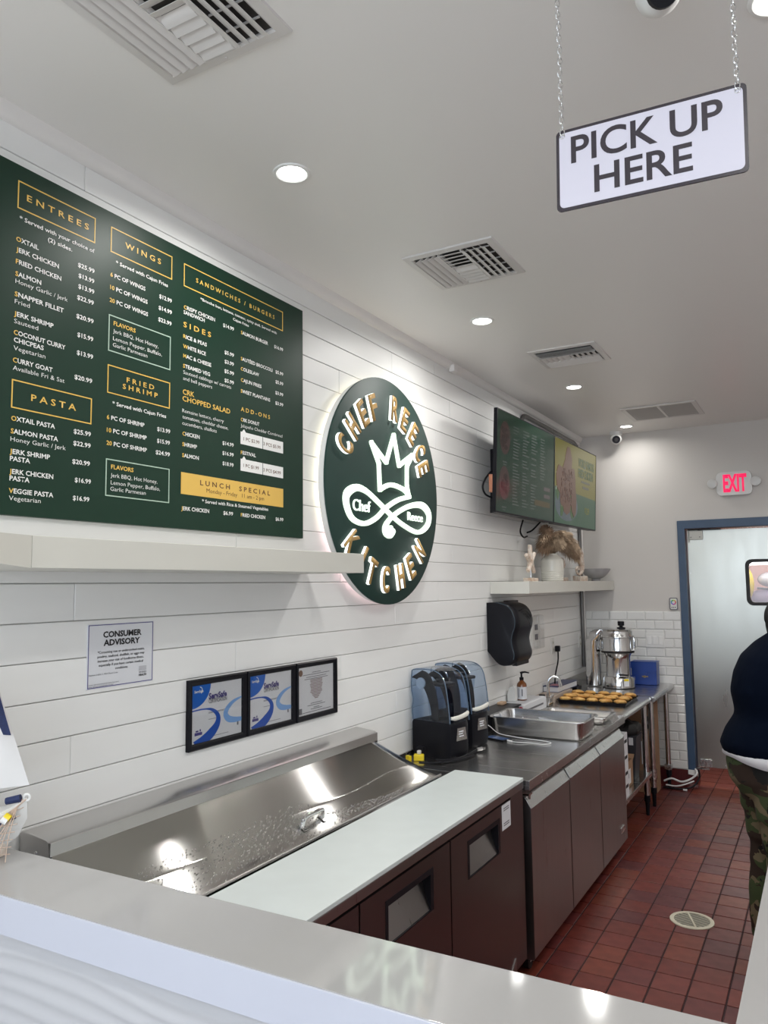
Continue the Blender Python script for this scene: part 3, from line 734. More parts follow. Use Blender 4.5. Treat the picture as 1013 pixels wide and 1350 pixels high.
seg(b, [cr[10], cr[11], cr[0], cr[1], cr[2], cr[3], cr[4], cr[5], cr[6], cr[7]])
seg(b, [(p.y, p.z) for p in spline([(0,)+cr[7], (0,)+cr[8], (0,)+cr[9], (0,)+cr[10]], 5)])
obj('lit_crown', b, M_glow, t)
sw = [(cy+a, cz+c) for a, c in SWIRL]
def ww(u): return .022+.020*max(0, 1-abs(u-.30)/.10)+.020*max(0, 1-abs(u-.66)/.09)+.014*max(0, 1-abs(u-.88)/.08)-.004*(u > .97)
obj('lit_swirl', ribbon(B(), sw, ww, XF, XF+.0150).cyl((XF, cy+.006, cz-.186), (XF+.0135, cy+.006, cz-.186), .02, n=20), M_glow, t)
text(t, 'Chef', (XF, cy-.325, cz-.118), YU, (0, .0, 1), .050, .150, M_glow, bold=.0, depth=.006)
text(t, 'Reece', (XF, cy+.192, cz-.128), YU, (0, .0, 1), .042, .165, M_glow, bold=.0, depth=.006)

# floating shelves
sh = B().box(WX, 1.14, 1.718, -1.56, 2.604, 1.792, bev=.002)
sh = solo('wall_shelf', sh, M_shelf, 'long cream floating shelf under the green menu board', 'shelf')
obj('end_section', B().loft([[(WX, 1.139, 1.718), (-1.5605, 1.139, 1.718), (-1.5605, 1.139, 1.792), (WX, 1.139, 1.792)], [(WX, .95, 1.733), (-1.502, .95, 1.733), (-1.502, .95, 1.792), (WX, .95, 1.792)]]), M_shelf, sh)
s2 = solo('wall_shelf', B().box(WX, 4.67, 1.606, -1.60, YB-.005, 1.683, bev=.002), M_shelf, 'short cream floating shelf under the wall screens holding ornaments', 'shelf')

# consumer advisory notice
t = solo('notice', B().box(WX, 1.547, 1.380, WX+.003, 1.799, 1.566), M_paper, 'white CONSUMER ADVISORY notice with thin navy border on the white wall', 'notice')
b = B(); frame_rect(b, WX+.003, 1.549, 1.797, 1.382, 1.564, .0022, .0006); obj('printed_frame', b, M_navyline, t)
X3 = WX+.0042
text(t, 'CONSUMER', (X3, 1.601, 1.526), YU, ZU, .0165, .148, M_ink, bold=.035)
text(t, 'ADVISORY', (X3, 1.603, 1.502), YU, ZU, .0165, .140, M_ink, bold=.035)
for i, (s, a, c) in enumerate((('*Consuming raw or undercooked meats,', 1.582, 1.762), ('poultry, seafood, shellfish, or eggs may', 1.582, 1.762), ('increase your risk of foodborne illness,', 1.583, 1.759), ('especially if you have certain medical', 1.587, 1.757), ('conditions.', 1.648, 1.697))):
    text(t, s, (X3, a, 1.480-i*.0125), YU, ZU, .0068, c-a, M_ink, bold=.012)
text(t, 'Section 3-603.11, FDA Food Code', (X3, 1.553, 1.418), YU, ZU, .0042, .105, M_inkg)
text(t, 'HEALTH', (X3, 1.741, 1.400), YU, ZU, .006, .030, M_ink, bold=.03)
text(t, 'SNHD', (X3, 1.741, 1.409), YU, ZU, .005, .030, M_inkg, bold=.02)
obj('logo_block', B().box(WX+.003, 1.741, 1.417, X3, 1.771, 1.430), mat('ink_pale', (.5, .5, .53)), t)
for i in range(2): text(t, 'Southern region environmental health division, form revised', (X3, 1.552, 1.391-i*.0055), YU, ZU, .0032, .11-.02*i, M_inkg)

# framed certificates
def arc_band(b, cyy, czz, r0, r1, a0, a1, x, th, sx=1, taper=False, n=22, clip=None):
    o_, i_ = [], []
    for k in range(n+1):
        a = radians(a0+(a1-a0)*k/n); u = k/n
        ro = r1; ri = r0+(r1-r0)*(1-min(1, u*2.2))*.98 if taper else r0
        def cl(p): return (min(max(p[0], clip[0]), clip[1]), min(max(p[1], clip[2]), clip[3])) if clip else p
        o_.append(cl((cyy+ro*cos(a)*sx, czz+ro*sin(a)))); i_.append(cl((cyy+ri*cos(a)*sx, czz+ri*sin(a))))
    for k in range(n):
        b.loft([[(x, *i_[k]), (x, *o_[k]), (x, *o_[k+1]), (x, *i_[k+1])], [(x+th, *i_[k]), (x+th, *o_[k]), (x+th, *o_[k+1]), (x+th, *i_[k+1])]])
    return b
def certificate(y0, label, kind):
    z0, z1, y1 = 1.130, 1.362, y0+.294; f = .021
    t = thing('framed_certificate', label, 'certificate', (WX, (y0+y1)/2, z0), 'black framed certificates in a row above the prep table')
    b = B()
    pr = [(0, 0), (.015, 0), (.019, .004), (.017, .012), (.009, f), (0, f)]
    def corner(a): return [(y0+a, z0+a), (y1-a, z0+a), (y1-a, z1-a), (y0+a, z1-a)]
    rings = [[(WX+pr[k][0], corner(pr[k][1])[c][0], corner(pr[k][1])[c][1]) for k in range(6)] for c in range(4)]
    b.loft(rings, closed=True); obj('frame', b, M_black, t)
    X = WX+.0075; a0, a1, c0, c1 = y0+f-.002, y1-f+.002, z0+f-.002, z1-f+.002
    sh_ = obj('sheet', B().box(WX+.002, a0, c0, X, a1, c1), M_paper, t); w_ = a1-a0; h_ = c1-c0; clip = (a0, a1, c0, c1)
    if kind < 2:
        b = B(); arc_band(b, a0, c1, 0.0, h_*.40, -90, 0, X, .0006, 1.0*(.092/(h_*.40)), clip=clip); obj('blue_corner', b, M_cblue, sh_)
        def band(P_, W0, m, nm):
            P_ = spline([(0, a0+u*w_, c0+v*h_) for u, v in P_], 6); n = len(P_); bb_ = B(); pts = []
            for i in range(n):
                tt = (P_[min(i+1, n-1)]-P_[max(i-1, 0)]).normalized(); nn = Vector((0, -tt.z, tt.y)); ws = W0(i/(n-1))/2*h_
                pts.append([(min(max(q_.y, a0), a1), min(max(q_.z, c0), c1)) for q_ in (P_[i]+nn*ws, P_[i]-nn*ws)])
            for i in range(n-1):
                (p, q_), (r_, s_) = pts[i], pts[i+1]
                quad_ = [p, q_, s_, r_]
                bb_.loft([[(X, *k_) for k_ in quad_], [(X+.0006, *k_) for k_ in quad_]])
            obj(nm, bb_, m, sh_)
        band([(0, .565), (.20, .57), (.38, .535), (.50, .42), (.50, .28), (.40, .15), (.22, .03), (.05, -.04)], lambda u: .025+.155*min(1, max(0, (u-.2)*1.9)), M_cblue2, 'blue_ribbon')
        band([(1.0, .66), (.82, .60), (.70, .50), (.66, .40), (.72, .31), (.84, .27), (1.0, .26)], lambda u: .02+.10*sin(pi*min(1, u*.85)), M_clight, 'pale_ribbon')
        XT = X+.0010
        text(sh_, 'ServSafe', (XT, a0+.045*w_, c0+.865*h_), YU, (0, 0, 1), .0085, .17*w_, M_white, bold=.03)
        text(sh_, 'ServSafe', (XT, a0+.32*w_, c0+.725*h_), YU, ZU, .0185, .36*w_, M_navyline, bold=.035)
        text(sh_, 'CERTIFICATION', (XT, a0+.32*w_, c0+.65*h_), YU, ZU, .0135, .36*w_, M_ink, bold=.0)
        for i, (vv, l) in enumerate(((.52, .40), (.505, .30), (.40, .22), (.24, .16), (.10, .40))):
            obj('small_print', B().box(X, a0+(.32 if i < 3 else .34)*w_, c0+(vv-.03)*h_, X+.0004, a0+(.32+l)*w_, c0+(vv-.022)*h_), M_inkg, sh_)
        obj('stamp', B().box(X, a0+.06*w_, c0+.14*h_, X+.0005, a0+.20*w_, c0+.19*h_).box(X, a0+.08*w_, c0+.20*h_, X+.0005, a0+.13*w_, c0+.225*h_).box(X, a0+.155*w_, c0+.20*h_, X+.0005, a0+.175*w_, c0+.24*h_), M_navyline, sh_)
        obj('badge', B().box(X, a0+.90*w_, c0+.16*h_, X+.0005, a0+.93*w_, c0+.22*h_), M_inkg, sh_)
        bb_ = B(); arc_band(bb_, a0+.15*w_, c1-.10*h_, .010, .0125, -60, 90, X+.0006, .0006); obj('emblem_arc', bb_, M_white, sh_)
    else:
        obj('seal', B().cyl((X, a0+.07*w_, c1-.12*h_), (X+.0005, a0+.07*w_, c1-.12*h_), .013, n=20), M_carddk, sh_)
        bb_ = B()
        for k in range(13): 
            hw = (.17, .17, .16, .18, .17, .16, .15, .16, .17, .13, .11, .08, .05)[k]
            bb_.box(X, a0+(.5-hw)*w_, c0+(.70-k*.032)*h_, X+.0004, a0+(.5+hw)*w_, c0+(.718-k*.032)*h_)
        obj('crest_print', bb_, mat('crest_print', (.28, .20, .20), .6), sh_)
        for v_, l_ in ((.86, .12), (.82, .38), (.77, .28), (.73, .33), (.22, .16), (.18, .25), (.13, .08), (.10, .16), (.05, .42)):
            obj('small_print', B().box(X, a0+(.5-l_)*w_, c0+v_*h_, X+.0004, a0+(.5+l_)*w_, c0+(v_+.013)*h_), M_inkg, sh_)
        obj('code_block', B().box(X, a0+.015*w_, c0+.04*h_, X+.0004, a0+.10*w_, c0+.16*h_), M_inkg, sh_)
    obj('glass', B().box(X+.0025, a0, c0, X+.0032, a1, c1), M_clear, t)
certificate(1.9505, 'framed blue and white certificate, leftmost of the three above the prep table', 0)
certificate(2.2505, 'framed blue and white certificate, middle of the three above the prep table', 1)
certificate(2.5525, 'framed grey licence with round seal, rightmost of the three frames', 2)
# ================================================================== WALL SCREENS
def screen(L_, R_, label, kind):
    # L_, R_: lower outer ends given as (x_top, y, x_bottom)
    zt, zb = 2.738, 2.100
    A, Bq = Vector((L_[2], L_[1], zb)), Vector((R_[2], R_[1], zb)); C, D = Vector((R_[0], R_[1], zt)), Vector((L_[0], L_[1], zt))
    U = (Bq-A).normalized(); Wd = (Bq-A).length; V = (D-A).normalized(); Hd = (D-A).length; N = U.cross(V).normalized()
    t = thing('wall_screen', label, 'television', tuple(A), 'pair of wall menu screens')
    def q(u, v, d=0): return A+U*u+V*v+N*d
    def pb(b, u0, v0, u1, v1, d0, d1): return b.loft([[q(u0, v0, d0), q(u1, v0, d0), q(u1, v1, d0), q(u0, v1, d0)], [q(u0, v0, d1), q(u1, v0, d1), q(u1, v1, d1), q(u0, v1, d1)]])
    obj('case', pb(pb(B(), .001, 0, Wd-.001, Hd, -.022, -.001), .05, 0, Wd-.05, Hd*.36, -.055, -.022), M_black, t)
    scr = obj('screen_panel', pb(B(), .006, .010, Wd-.006, Hd-.006, -.001, .0002), S_green if kind == 0 else S_yellow, t)
    obj('bezel', pb(pb(pb(pb(B(), 0, 0, Wd, .010, -.001, .002), 0, Hd-.006, Wd, Hd, -.001, .002), 0, .010, .006, Hd-.006, -.001, .002), Wd-.006, .010, Wd, Hd-.006, -.001, .002), M_black, t)
    obj('wall_bracket', B().box(WX, min(L_[1], R_[1])+.35, 2.25, L_[2]-.045, max(L_[1], R_[1])-.35, 2.55), M_black, t)
    def oval(b, u, v, ru, rv, d, n=28, w=0):
        pts = []
        for k in range(n):
            a = 2*pi*k/n; j = 1+w*sin(3*a+u*9)+w*.7*sin(7*a)
            pts.append((u+ru*j*cos(a), v+rv*j*sin(a)))
        return b.loft([[q(a, c, .0002) for a, c in pts], [q(a, c, d) for a, c in pts]])
    if kind == 0:
        for v, nm in ((Hd*.74, 'upper'), (Hd*.30, 'lower')):
            fo = obj('food_picture', oval(B(), .135, v, .085, .105, .0006), S_food, scr)
            b = B()
            for k in range(16): oval(b, .135+random.uniform(-.05, .05), v+random.uniform(-.06, .06), random.uniform(.012, .025), random.uniform(.010, .022), .0009+.00003*k, 8, .15)
            obj('food_detail', b, S_food2, scr)
            pb(b := B(), .10, v-.155, .17, v-.147, .0002, .0006); pb(b, .11, v-.17, .16, v-.164, .0002, .0006); obj('screen_lettering', b, S_text, scr)
        random.seed(3)
        for u in (.27, .44, .60, .78):
            b = B(); n = 26
            for k in range(n):
                v = Hd*.88-k*Hd*.031
                if u > .7 and v < Hd*.42: continue
                if random.random() < .12: continue
                l = random.uniform(.06, .12); pb(b, u, v, u+l, v+.0065, .0002, .0006)
            obj('screen_lettering', b, S_text, scr)
        obj('screen_tab', pb(pb(B(), .86, Hd*.335, .99, Hd*.375, .0002, .0007), .86, Hd*.255, .99, Hd*.295, .0002, .0007), S_tab, scr)
        obj('screen_band', pb(B(), .68, Hd*.155, .99, Hd*.215, .0002, .0007), S_band, scr)
    else:
        # green lower field with a slanting top edge
        P_ = [(.006, .010), (Wd-.006, .010), (Wd-.006, Hd*.395), (Wd*.006, Hd*.43)]
        obj('green_field', B().loft([[q(a, c, .0002) for a, c in P_], [q(a, c, .0005) for a, c in P_]]), S_green2, scr)
        obj('dish', oval(oval(B(), .30, .155, .275, .12, .0007), .30, .16, .25, .10, .0008), S_dish, scr)
        b = B()
        for k in range(14): oval(b, random.uniform(.08, .50), random.uniform(.10, .24), .035, .05, .001+.00003*k, 9, .2)
        obj('salad', b, S_leaf, scr)
        b = B()
        for u, v, ru, rv in ((.30, .40, .12, .10), (.33, .50, .085, .10), (.14, .34, .10, .10), (.26, .27, .12, .11), (.30, .17, .09, .09), (.44, .33, .07, .12), (.47, .20, .065, .12), (.20, .22, .07, .08)):
            oval(b, u, v, ru, rv, .0016+.0001*len(b.bm.verts)/28, 26, .06)
        obj('chicken_picture', b, S_chick, scr)
        b = B()
        random.seed(5)
        for k in range(70): oval(b, random.uniform(.17, .42), random.uniform(.17, .42), random.uniform(.008, .02), random.uniform(.008, .018), .0030+.00002*k, 7, .2)
        obj('chicken_crumb', b, S_chick2, scr)['kind'] = 'stuff'
        text(scr, 'WORLD FAMOUS', q(.58, Hd*.765, .0012), U, V, .062, .43, S_greentext, bold=.035, depth=0)
        text(scr, 'FRIED CHICKEN', q(.58, Hd*.635, .0012), U, V, .062, .41, S_greentext, bold=.035, depth=0)
        pb(b := B(), .66, Hd*.57, .90, Hd*.595, .0002, .001); pb(b, .70, Hd*.50, .87, Hd*.53, .0002, .001); obj('screen_lettering', b, S_text, scr)
        text(scr, '$12.99', q(.76, Hd*.19, .0012), U, V, .05, .13, S_price, bold=.03)
    return t
def smat(n, c, e=.30): return mat(n, tuple(v*.10 for v in c), .14, emit=e*.26, ecol=c, spec=.35)
S_green = smat('screen_green', (.035, .115, .07), .55); S_green2 = smat('screen_green_right', (.05, .19, .10), .8); S_yellow = smat('screen_yellow', (.40, .36, .05), .75)
S_text = smat('screen_text', (.35, .40, .37), .35); S_tab = smat('screen_tab', (.30, .24, .25), .5); S_band = smat('screen_band', (.22, .16, .06), .55)
S_food = smat('screen_food', (.17, .10, .09), .6); S_food2 = smat('screen_food_detail', (.08, .05, .045), .6)
S_dish = smat('screen_dish', (.25, .35, .42), .5); S_leaf = smat('screen_leaf', (.10, .28, .06), .6)
S_chick = smat('screen_chicken', (.36, .17, .11), .6); S_chick2 = smat('screen_chicken_dark', (.24, .10, .07), .6); S_greentext = smat('screen_heading', (.06, .22, .12), .6); S_price = smat('screen_price', (.45, .42, .06), .7)
screen((-1.67, 4.380, -1.700), (-1.645, 5.458, -1.675), 'left wall screen showing a dark green text menu', 0)
screen((-1.645, 5.462, -1.675), (-1.62, 6.540, -1.650), 'right wall screen with fried chicken picture on yellow and green', 1)
solo('power_cable', B().tube(spline([(-1.74, 4.44, 2.36), (-1.755, 4.38, 2.31), (-1.76, 4.34, 2.255), (-1.755, 4.37, 2.21), (-1.73, 4.44, 2.19)], 6), .006, 8), M_black, 'black cable looping out behind the left wall screen', 'cable')
solo('adapter_block', B().box(-1.745, 4.40, 2.225, -1.72, 4.43, 2.335, bev=.003), mat('copper_label', (.45, .18, .10), .5), 'reddish power adapter behind the left edge of the wall screens', 'adapter')
solo('screen_leads', B().tube(spline([(-1.76, 5.05, 2.10), (-1.80, 5.10, 2.03), (-1.80, 5.16, 1.99), (-1.8, 5.24, 2.0)], 5), .006, 6).tube(spline([(-1.76, 5.42, 2.11), (-1.80, 5.36, 2.05), (-1.82, 5.3, 2.03)], 5), .006, 6), M_black, 'black leads dangling under the wall screens above the dried grass', 'cable')
# grey conduit: from behind the screens along the ceiling to the corner and down the wall
solo('conduit', B().tube(spline([(WX+.016, 5.32, 2.60), (WX+.016, 5.32, 2.78), (WX+.016, 5.33, 2.855), (WX+.016, 5.39, 2.893), (WX+.016, 5.6, 2.895), (WX+.016, 6.5, 2.895), (WX+.016, 6.68, 2.893), (WX+.016, 6.75, 2.86), (WX+.016, 6.76, 2.78), (WX+.016, 6.76, 1.75), (WX+.016, 6.76, 1.15), (WX+.016, 6.76, .95)], 5), .0155, 12), M_conduit, 'grey metal conduit running along the ceiling corner and down by the shelf', 'conduit')
solo('conduit_cover', B().box(WX, 6.80, .95, WX+.020, 6.835, 2.90, bev=.003), M_trim, 'slim white cable cover down the wall corner beside the conduit', 'cable cover')

# ================================================================== SHELF ORNAMENTS (z = 1.683)
ZS = 1.683
def slab_star(name, c, tips, r0, label, cat, base, thk=.016):
    # flat carved ornament in the wall-parallel plane on a pin and block
    t = thing(name, label, cat, (c[0], c[1], ZS))
    obj('block', B().box(c[0]-.03, c[1]-base[0], ZS, c[0]+.03, c[1]+base[0], ZS+base[1], bev=.003), M_coral, t)
    obj('pin', B().cyl((c[0], c[1], ZS+base[1]), (c[0], c[1], c[2]), .004, n=8), M_steel, t)
    b = B()
    for dy, dz, r1 in tips:
        b.tube(spline([(c[0], c[1], c[2]), (c[0], c[1]+dy*.5, c[2]+dz*.5), (c[0], c[1]+dy*.9, c[2]+dz*.9), (c[0], c[1]+dy, c[2]+dz)], 4), [r0]*4+[r0*.9]*4+[r1]*4+[r1*.5], 8)
    b.ell(c, (.02, .034, .034)); o = obj('carving', b, M_coral, t)
    return t
slab_star('starfish_ornament', (-1.72, 5.06, 1.815), [(-.005, .115, .014), (-.085, .045, .014), (.085, .060, .014), (-.055, -.065, .014), (.065, -.070, .014)], .018, 'whitewashed wooden starfish ornament on a block, left end of the short shelf', 'ornament', (.07, .024))
# vase with horizontal ribs
vx, vy = -1.72, 5.54
pr = [(.030, 0), (.072, .0), (.078, .006)]
for k in range(12):
    z = .012+k*.0125; r = .079+.004*sin(pi*k/14)
    pr += [(r, z), (r-.0018, z+.006)]
pr += [(.070, .168), (.055, .182), (.046, .190), (.044, .200), (.040, .198), (.036, .17)]
solo('vase', B().lathe(pr, (vx, vy, ZS), 40), M_ceramic, 'cream ribbed ceramic vase on the short shelf holding dried grass', 'vase')
def plume(i, ang, lean, ln, m, dxx, label):
    base = Vector((vx+.012*cos(i*1.3), vy+.016*sin(i*1.3), ZS+.19)); d = Vector((dxx, sin(ang)*lean, cos(ang))).normalized()
    pts = [Vector((base.x, base.y, ZS+.02)), base]; p = base.copy(); dd = Vector((0, 0, 1))
    for k in range(6):
        dd = (dd*.45+d*.55+Vector((0, 0, -.06*k*abs(lean)))).normalized(); p = p+dd*ln/6; pts.append(p.copy())
    sp = spline(pts[1:], 5); t = thing('pampas_stem', label, 'dried grass', tuple(base), 'dried pampas stems in the vase')
    obj('stem', B().tube(pts, .0022, 5), m, t)
    b = B(); rnd = random.Random(i*11+1)
    n = len(sp)
    for k in range(900):
        u = .04+.96*rnd.random()**.85; j = u*(n-1); a = int(min(j, n-2)); q_ = sp[a].lerp(sp[a+1], j-a); tt = (sp[a+1]-sp[a]).normalized()
        o1 = tt.orthogonal().normalized(); o2 = tt.cross(o1); th = rnd.random()*2*pi; out = o1*cos(th)+o2*sin(th)
        L = (.100*sin(pi*min(1, (u-.15)/.85*.9+.12))+.018)*rnd.uniform(.6, 1.15)
        e = q_+out*L*.62+tt*L*.6+Vector((0, 0, -L*.30)); md_ = q_+out*L*.42+tt*L*.22
        s_ = tt.cross(out)*rnd.uniform(.0012, .0030)
        v = [b.bm.verts.new(x) for x in (q_-s_*.4, q_+s_*.4, md_+s_, md_-s_, e)]
        b.bm.faces.new((v[0], v[1], v[2], v[3])); b.bm.faces.new((v[3], v[2], v[4]))
    o = obj('plume', b, m, t, 180); o['kind'] = 'stuff'
PL = 'brown dried pampas stem with feathery plume, standing in the cream vase'
for i, (a, l, ln, m, dxx) in enumerate(((-.75, 1.0, .30, M_pampasd, .0), (-1.25, 1.3, .36, M_pampasd, .1), (-1.0, 1.5, .34, M_pampas, .15), (.05, 1.2, .20, M_pampas, .5), (.55, 1.3, .26, M_pampas, .4), (-.75, 1.4, .26, M_pampas, .5), (-.3, 1, .20, M_pampas, .5), (.2, 1.1, .20, M_pampas, .6), (.6, 1.4, .28, M_pampasd, .3), (.95, 1.6, .36, M_pampas, .4), (1.2, 1.8, .48, M_pampas, .25), (1.35, 1.9, .62, M_pampas, .15), (1.1, 2.1, .50, M_pampasd, .4))):
    plume(i, a, l, ln, m, dxx, PL)
# shell ornament (behind the vase) and seahorse
t = thing('shell_ornament', 'whitewashed shell ornament on a block just behind the vase', 'ornament', (-1.75, 5.86, ZS))
obj('block', B().box(-1.78, 5.78, ZS, -1.72, 5.94, ZS+.030, bev=.003), M_coral, t)
b = B()
for k in range(7):
    a = radians(-60+k*20); b.tube(spline([(-1.75, 5.87, ZS+.075), (-1.742, 5.87+.05*sin(a), ZS+.10+.05*cos(a)), (-1.75, 5.87+.085*sin(a), ZS+.09+.09*cos(a))], 4), [.006]+[.012]*7+[.008], 7)
b.tube([(-1.75, 5.87, ZS+.03), (-1.75, 5.87, ZS+.085)], .006, 7)
obj('carving', b, M_coral, t)
t = thing('seahorse_ornament', 'whitewashed seahorse ornament with curled tail on a block near the grey bowl', 'ornament', (-1.72, 6.28, ZS))
obj('block', B().box(-1.75, 6.17, ZS, -1.69, 6.40, ZS+.042, bev=.003), M_coral, t)
sp = spline([(-1.72, 6.20, ZS+.205), (-1.72, 6.26, ZS+.235), (-1.72, 6.32, ZS+.225), (-1.72, 6.31, ZS+.18), (-1.72, 6.34, ZS+.13), (-1.72, 6.33, ZS+.08), (-1.72, 6.26, ZS+.055), (-1.72, 6.19, ZS+.068), (-1.72, 6.18, ZS+.10), (-1.72, 6.225, ZS+.112), (-1.72, 6.24, ZS+.09)], 5)
n = len(sp); b = B().tube(sp, [.008+.016*max(0, sin(pi*min(1, i/n*1.7)))+.002*(i % 2) for i in range(n)], 9)
b.tube([(-1.72, 6.32, ZS+.24), (-1.72, 6.345, ZS+.262)], [.010, .003], 6).tube([(-1.72, 6.36, ZS+.13), (-1.72, 6.40, ZS+.14)], [.012, .004], 6)
obj('carving', b, M_coral, t); obj('pin', B().cyl((-1.72, 6.30, ZS+.04), (-1.72, 6.33, ZS+.09), .004, n=8), M_steel, t)
# grey bowl
solo('bowl', B().lathe([(.0, .004), (.055, 0), (.060, .012), (.052, .020), (.10, .032), (.15, .060), (.19, .098), (.192, .104), (.182, .102), (.14, .066), (.09, .042), (.0, .034)], (-1.70, 6.70, ZS), 48), M_bowl, 'wide grey footed bowl at the far end of the short shelf', 'bowl')
for v in bpy.data.objects['bowl'].data.vertices: v.co.x = -1.70+(v.co.x+1.70)*.62   # shallow oval bowl

# ================================================================== TOWEL DISPENSER AND WALL FITTINGS
t = thing('towel_dispenser', 'black curved paper towel dispenser on the white wall above the sink', 'dispenser', (WX, 4.76, 1.20))
prof = [(WX, 1.552), (-1.80, 1.552), (-1.735, 1.535), (-1.698, 1.498), (-1.680, 1.445), (-1.684, 1.40), (-1.698, 1.36), (-1.706, 1.320), (-1.700, 1.275), (-1.690, 1.235), (-1.700, 1.195), (-1.73, 1.168), (-1.765, 1.165), (-1.80, 1.183), (WX, 1.250)]
sp = [(p.x, p.z) for p in spline([(a, 0, c) for a, c in prof], 4)]
y0, y1 = 4.60, 4.92; rings = []
for y, k in ((y0, .0), (y0+.006, .010), (y0+.02, .018), (y0+.06, .022), (y1-.06, .022), (y1-.02, .018), (y1-.006, .010), (y1, 0)):
    rings.append([(a+(k*(1 if a > -1.82 else 0)), y, c) for a, c in sp])
b = B().loft(rings); obj('cover', b, M_black, t)
pr2 = [p for p in sp if p[0] > -1.81][::1]
obj('side_rib', B().tube([(a+.004, y0+.002, c) for a, c in pr2 if c > 1.2], .0035, 6), mat('dispenser_rib', (.03, .045, .06), .25), t)
for k in range(4):
    obj('contour_ridge', B().tube(spline([(-1.674+.0*k, 4.68+k*.012, 1.50-k*.016), (-1.662, 4.76, 1.515-k*.018), (-1.658, 4.84-k*.01, 1.49-k*.02), (-1.662, 4.87-k*.01, 1.46-k*.02)], 5), .0022, 6), M_black, t)
text(t, 'san', (-1.660, 4.72, 1.41), (0, 1, .05), ZU, .010, .045, M_cable, bold=.02)
obj('slot', B().box(-1.72, y0+.05, 1.160, -1.685, y1-.05, 1.190, bev=.004), M_dark, t)
solo('wall_bracket', B().box(WX, 4.90, 1.505, WX+.035, 5.09, 1.558, bev=.002), mat('brown_bracket', (.06, .045, .045), .5), 'dark bracket behind the top of the towel dispenser', 'bracket')
t = thing('outlet_cover', 'clear bubble cover over the white outlet beside the towel dispenser', 'outlet cover', (WX, 5.5, 1.32))
obj('plate', B().box(WX, 5.43, 1.19, WX+.008, 5.62, 1.45, bev=.003), M_plastic, t)
obj('bubble', B().box(WX+.008, 5.45, 1.20, WX+.05, 5.60, 1.44, bev=.012), M_clear, t)
obj('socket', B().box(WX+.008, 5.50, 1.33, WX+.012, 5.56, 1.37).box(WX+.008, 5.50, 1.26, WX+.012, 5.56, 1.30), M_inkg, t)
def plateL(y, z, label):
    t = thing('wall_outlet', label, 'outlet', (WX, y, z), 'white wall outlets over the counter')
    obj('plate', B().box(WX, y-.038, z-.06, WX+.006, y+.038, z+.06, bev=.003), M_plastic, t)
    for dz in (-.026, .026):
        o = obj('socket', B().box(WX+.006, y-.018, z+dz-.016, WX+.009, y+.018, z+dz+.016, bev=.003), M_shelf, t)
        obj('slot', B().box(WX+.009, y-.009, z+dz-.007, WX+.0095, y-.006, z+dz+.006).box(WX+.009, y+.006, z+dz-.007, WX+.0095, y+.009, z+dz+.006), M_dark, o)
plateL(5.93, 1.185, 'white wall outlet with a black plug above the faucet')
plateL(6.70, 1.175, 'white wall outlet beside the conduit behind the juicer')
solo('appliance_cord', B().box(WX+.010, 5.955, 1.140, WX+.045, 5.995, 1.185, bev=.006).tube(spline([(WX+.03, 5.975, 1.14), (WX+.035, 5.95, 1.07), (WX+.04, 5.86, .98), (WX+.05, 5.80, .90), (WX+.08, 5.7, .85)], 6), .006, 8), M_black, 'black cord plugged into the wall outlet and dropping behind the faucet', 'cord')

# ================================================================== BACK WALL THINGS
YF = YB-.014
t = thing('exit_sign', 'white EXIT sign with red letters and two emergency lamp heads', 'exit sign', (-.594, YB, 2.37))
obj('housing', B().prism(rrect(-.728, 2.368, -.462, 2.560, .035), 'Y', YB-.055, YB-.001, bev=.006), M_plastic, t)
text(t, 'EXIT', (-.676, YB-.0562, 2.400), XU, ZU, .132, .176, M_exit, bold=.035, depth=.0006)
for sx, x in ((-1, -.758), (1, -.432)):
    a = obj('lamp_arm', B().cyl((x-sx*.04, YB-.03, 2.465), (x-sx*.005, YB-.035, 2.468), .010, n=10), M_plastic, t)
    h = obj('lamp_head', B().lathe([(.018, 0), (.034, -.012), (.040, -.035), (.038, -.045), (.030, -.048)], (x, YB-.025, 2.470), 24, 'Y'), M_plastic, t)
    obj('lens', B().cyl((x, YB-.072, 2.470), (x, YB-.078, 2.470), .033, .029, n=22), M_clear, h)
t = thing('dimmer_controller', 'small white colour wheel light controller beside the blue door frame', 'controller', (-1.111, YB, 1.434))
obj('case', B().box(-1.143, YB-.018, 1.436, -1.080, YB-.002, 1.534, bev=.006), M_plastic, t)
obj('rim', ringprism(B(), rrect(-1.145, 1.434, -1.078, 1.536, .012), rrect(-1.138, 1.441, -1.085, 1.529, .010), 'Y', YB-.0195, YB-.014), M_inkg, t)
for k in range(8):
    a0 = 2*pi*k/8-.6
    c = [(.7, .02, .02), (.7, .35, .02), (.5, .6, .05), (.02, .5, .1), (.02, .4, .5), (.02, .08, .6), (.3, .02, .5), (.6, .02, .3)][k]
    pts = [(-1.1115+.017*cos(a0+j*.196), YB-.0195, 1.498+.017*sin(a0+j*.196)) for j in range(5)]
    obj('colour_segment', B().tube(pts, .0045, 6), mat('wheel_colour', c, .4), t)
for dx in (-.014, .0, .014): obj('button', B().cyl((-1.1115+dx, YB-.018, 1.455), (-1.1115+dx, YB-.020, 1.455), .005, n=10), M_inkg, t)
t = thing('switch_plate', 'white triple rocker switch plate on the subway tile above the blue box', 'light switch', (-1.27, YB, 1.12))
obj('plate', B().box(-1.350, YB-.021, 1.118, -1.196, YB-.0142, 1.236, bev=.003), M_plastic, t)
for k in range(3):
    x = -1.320+k*.047; o = obj('rocker', B().box(x-.016, YB-.026, 1.142, x+.016, YB-.020, 1.212, bev=.002, R=Matrix.Rotation(radians(3), 3, 'X')), M_white, t)
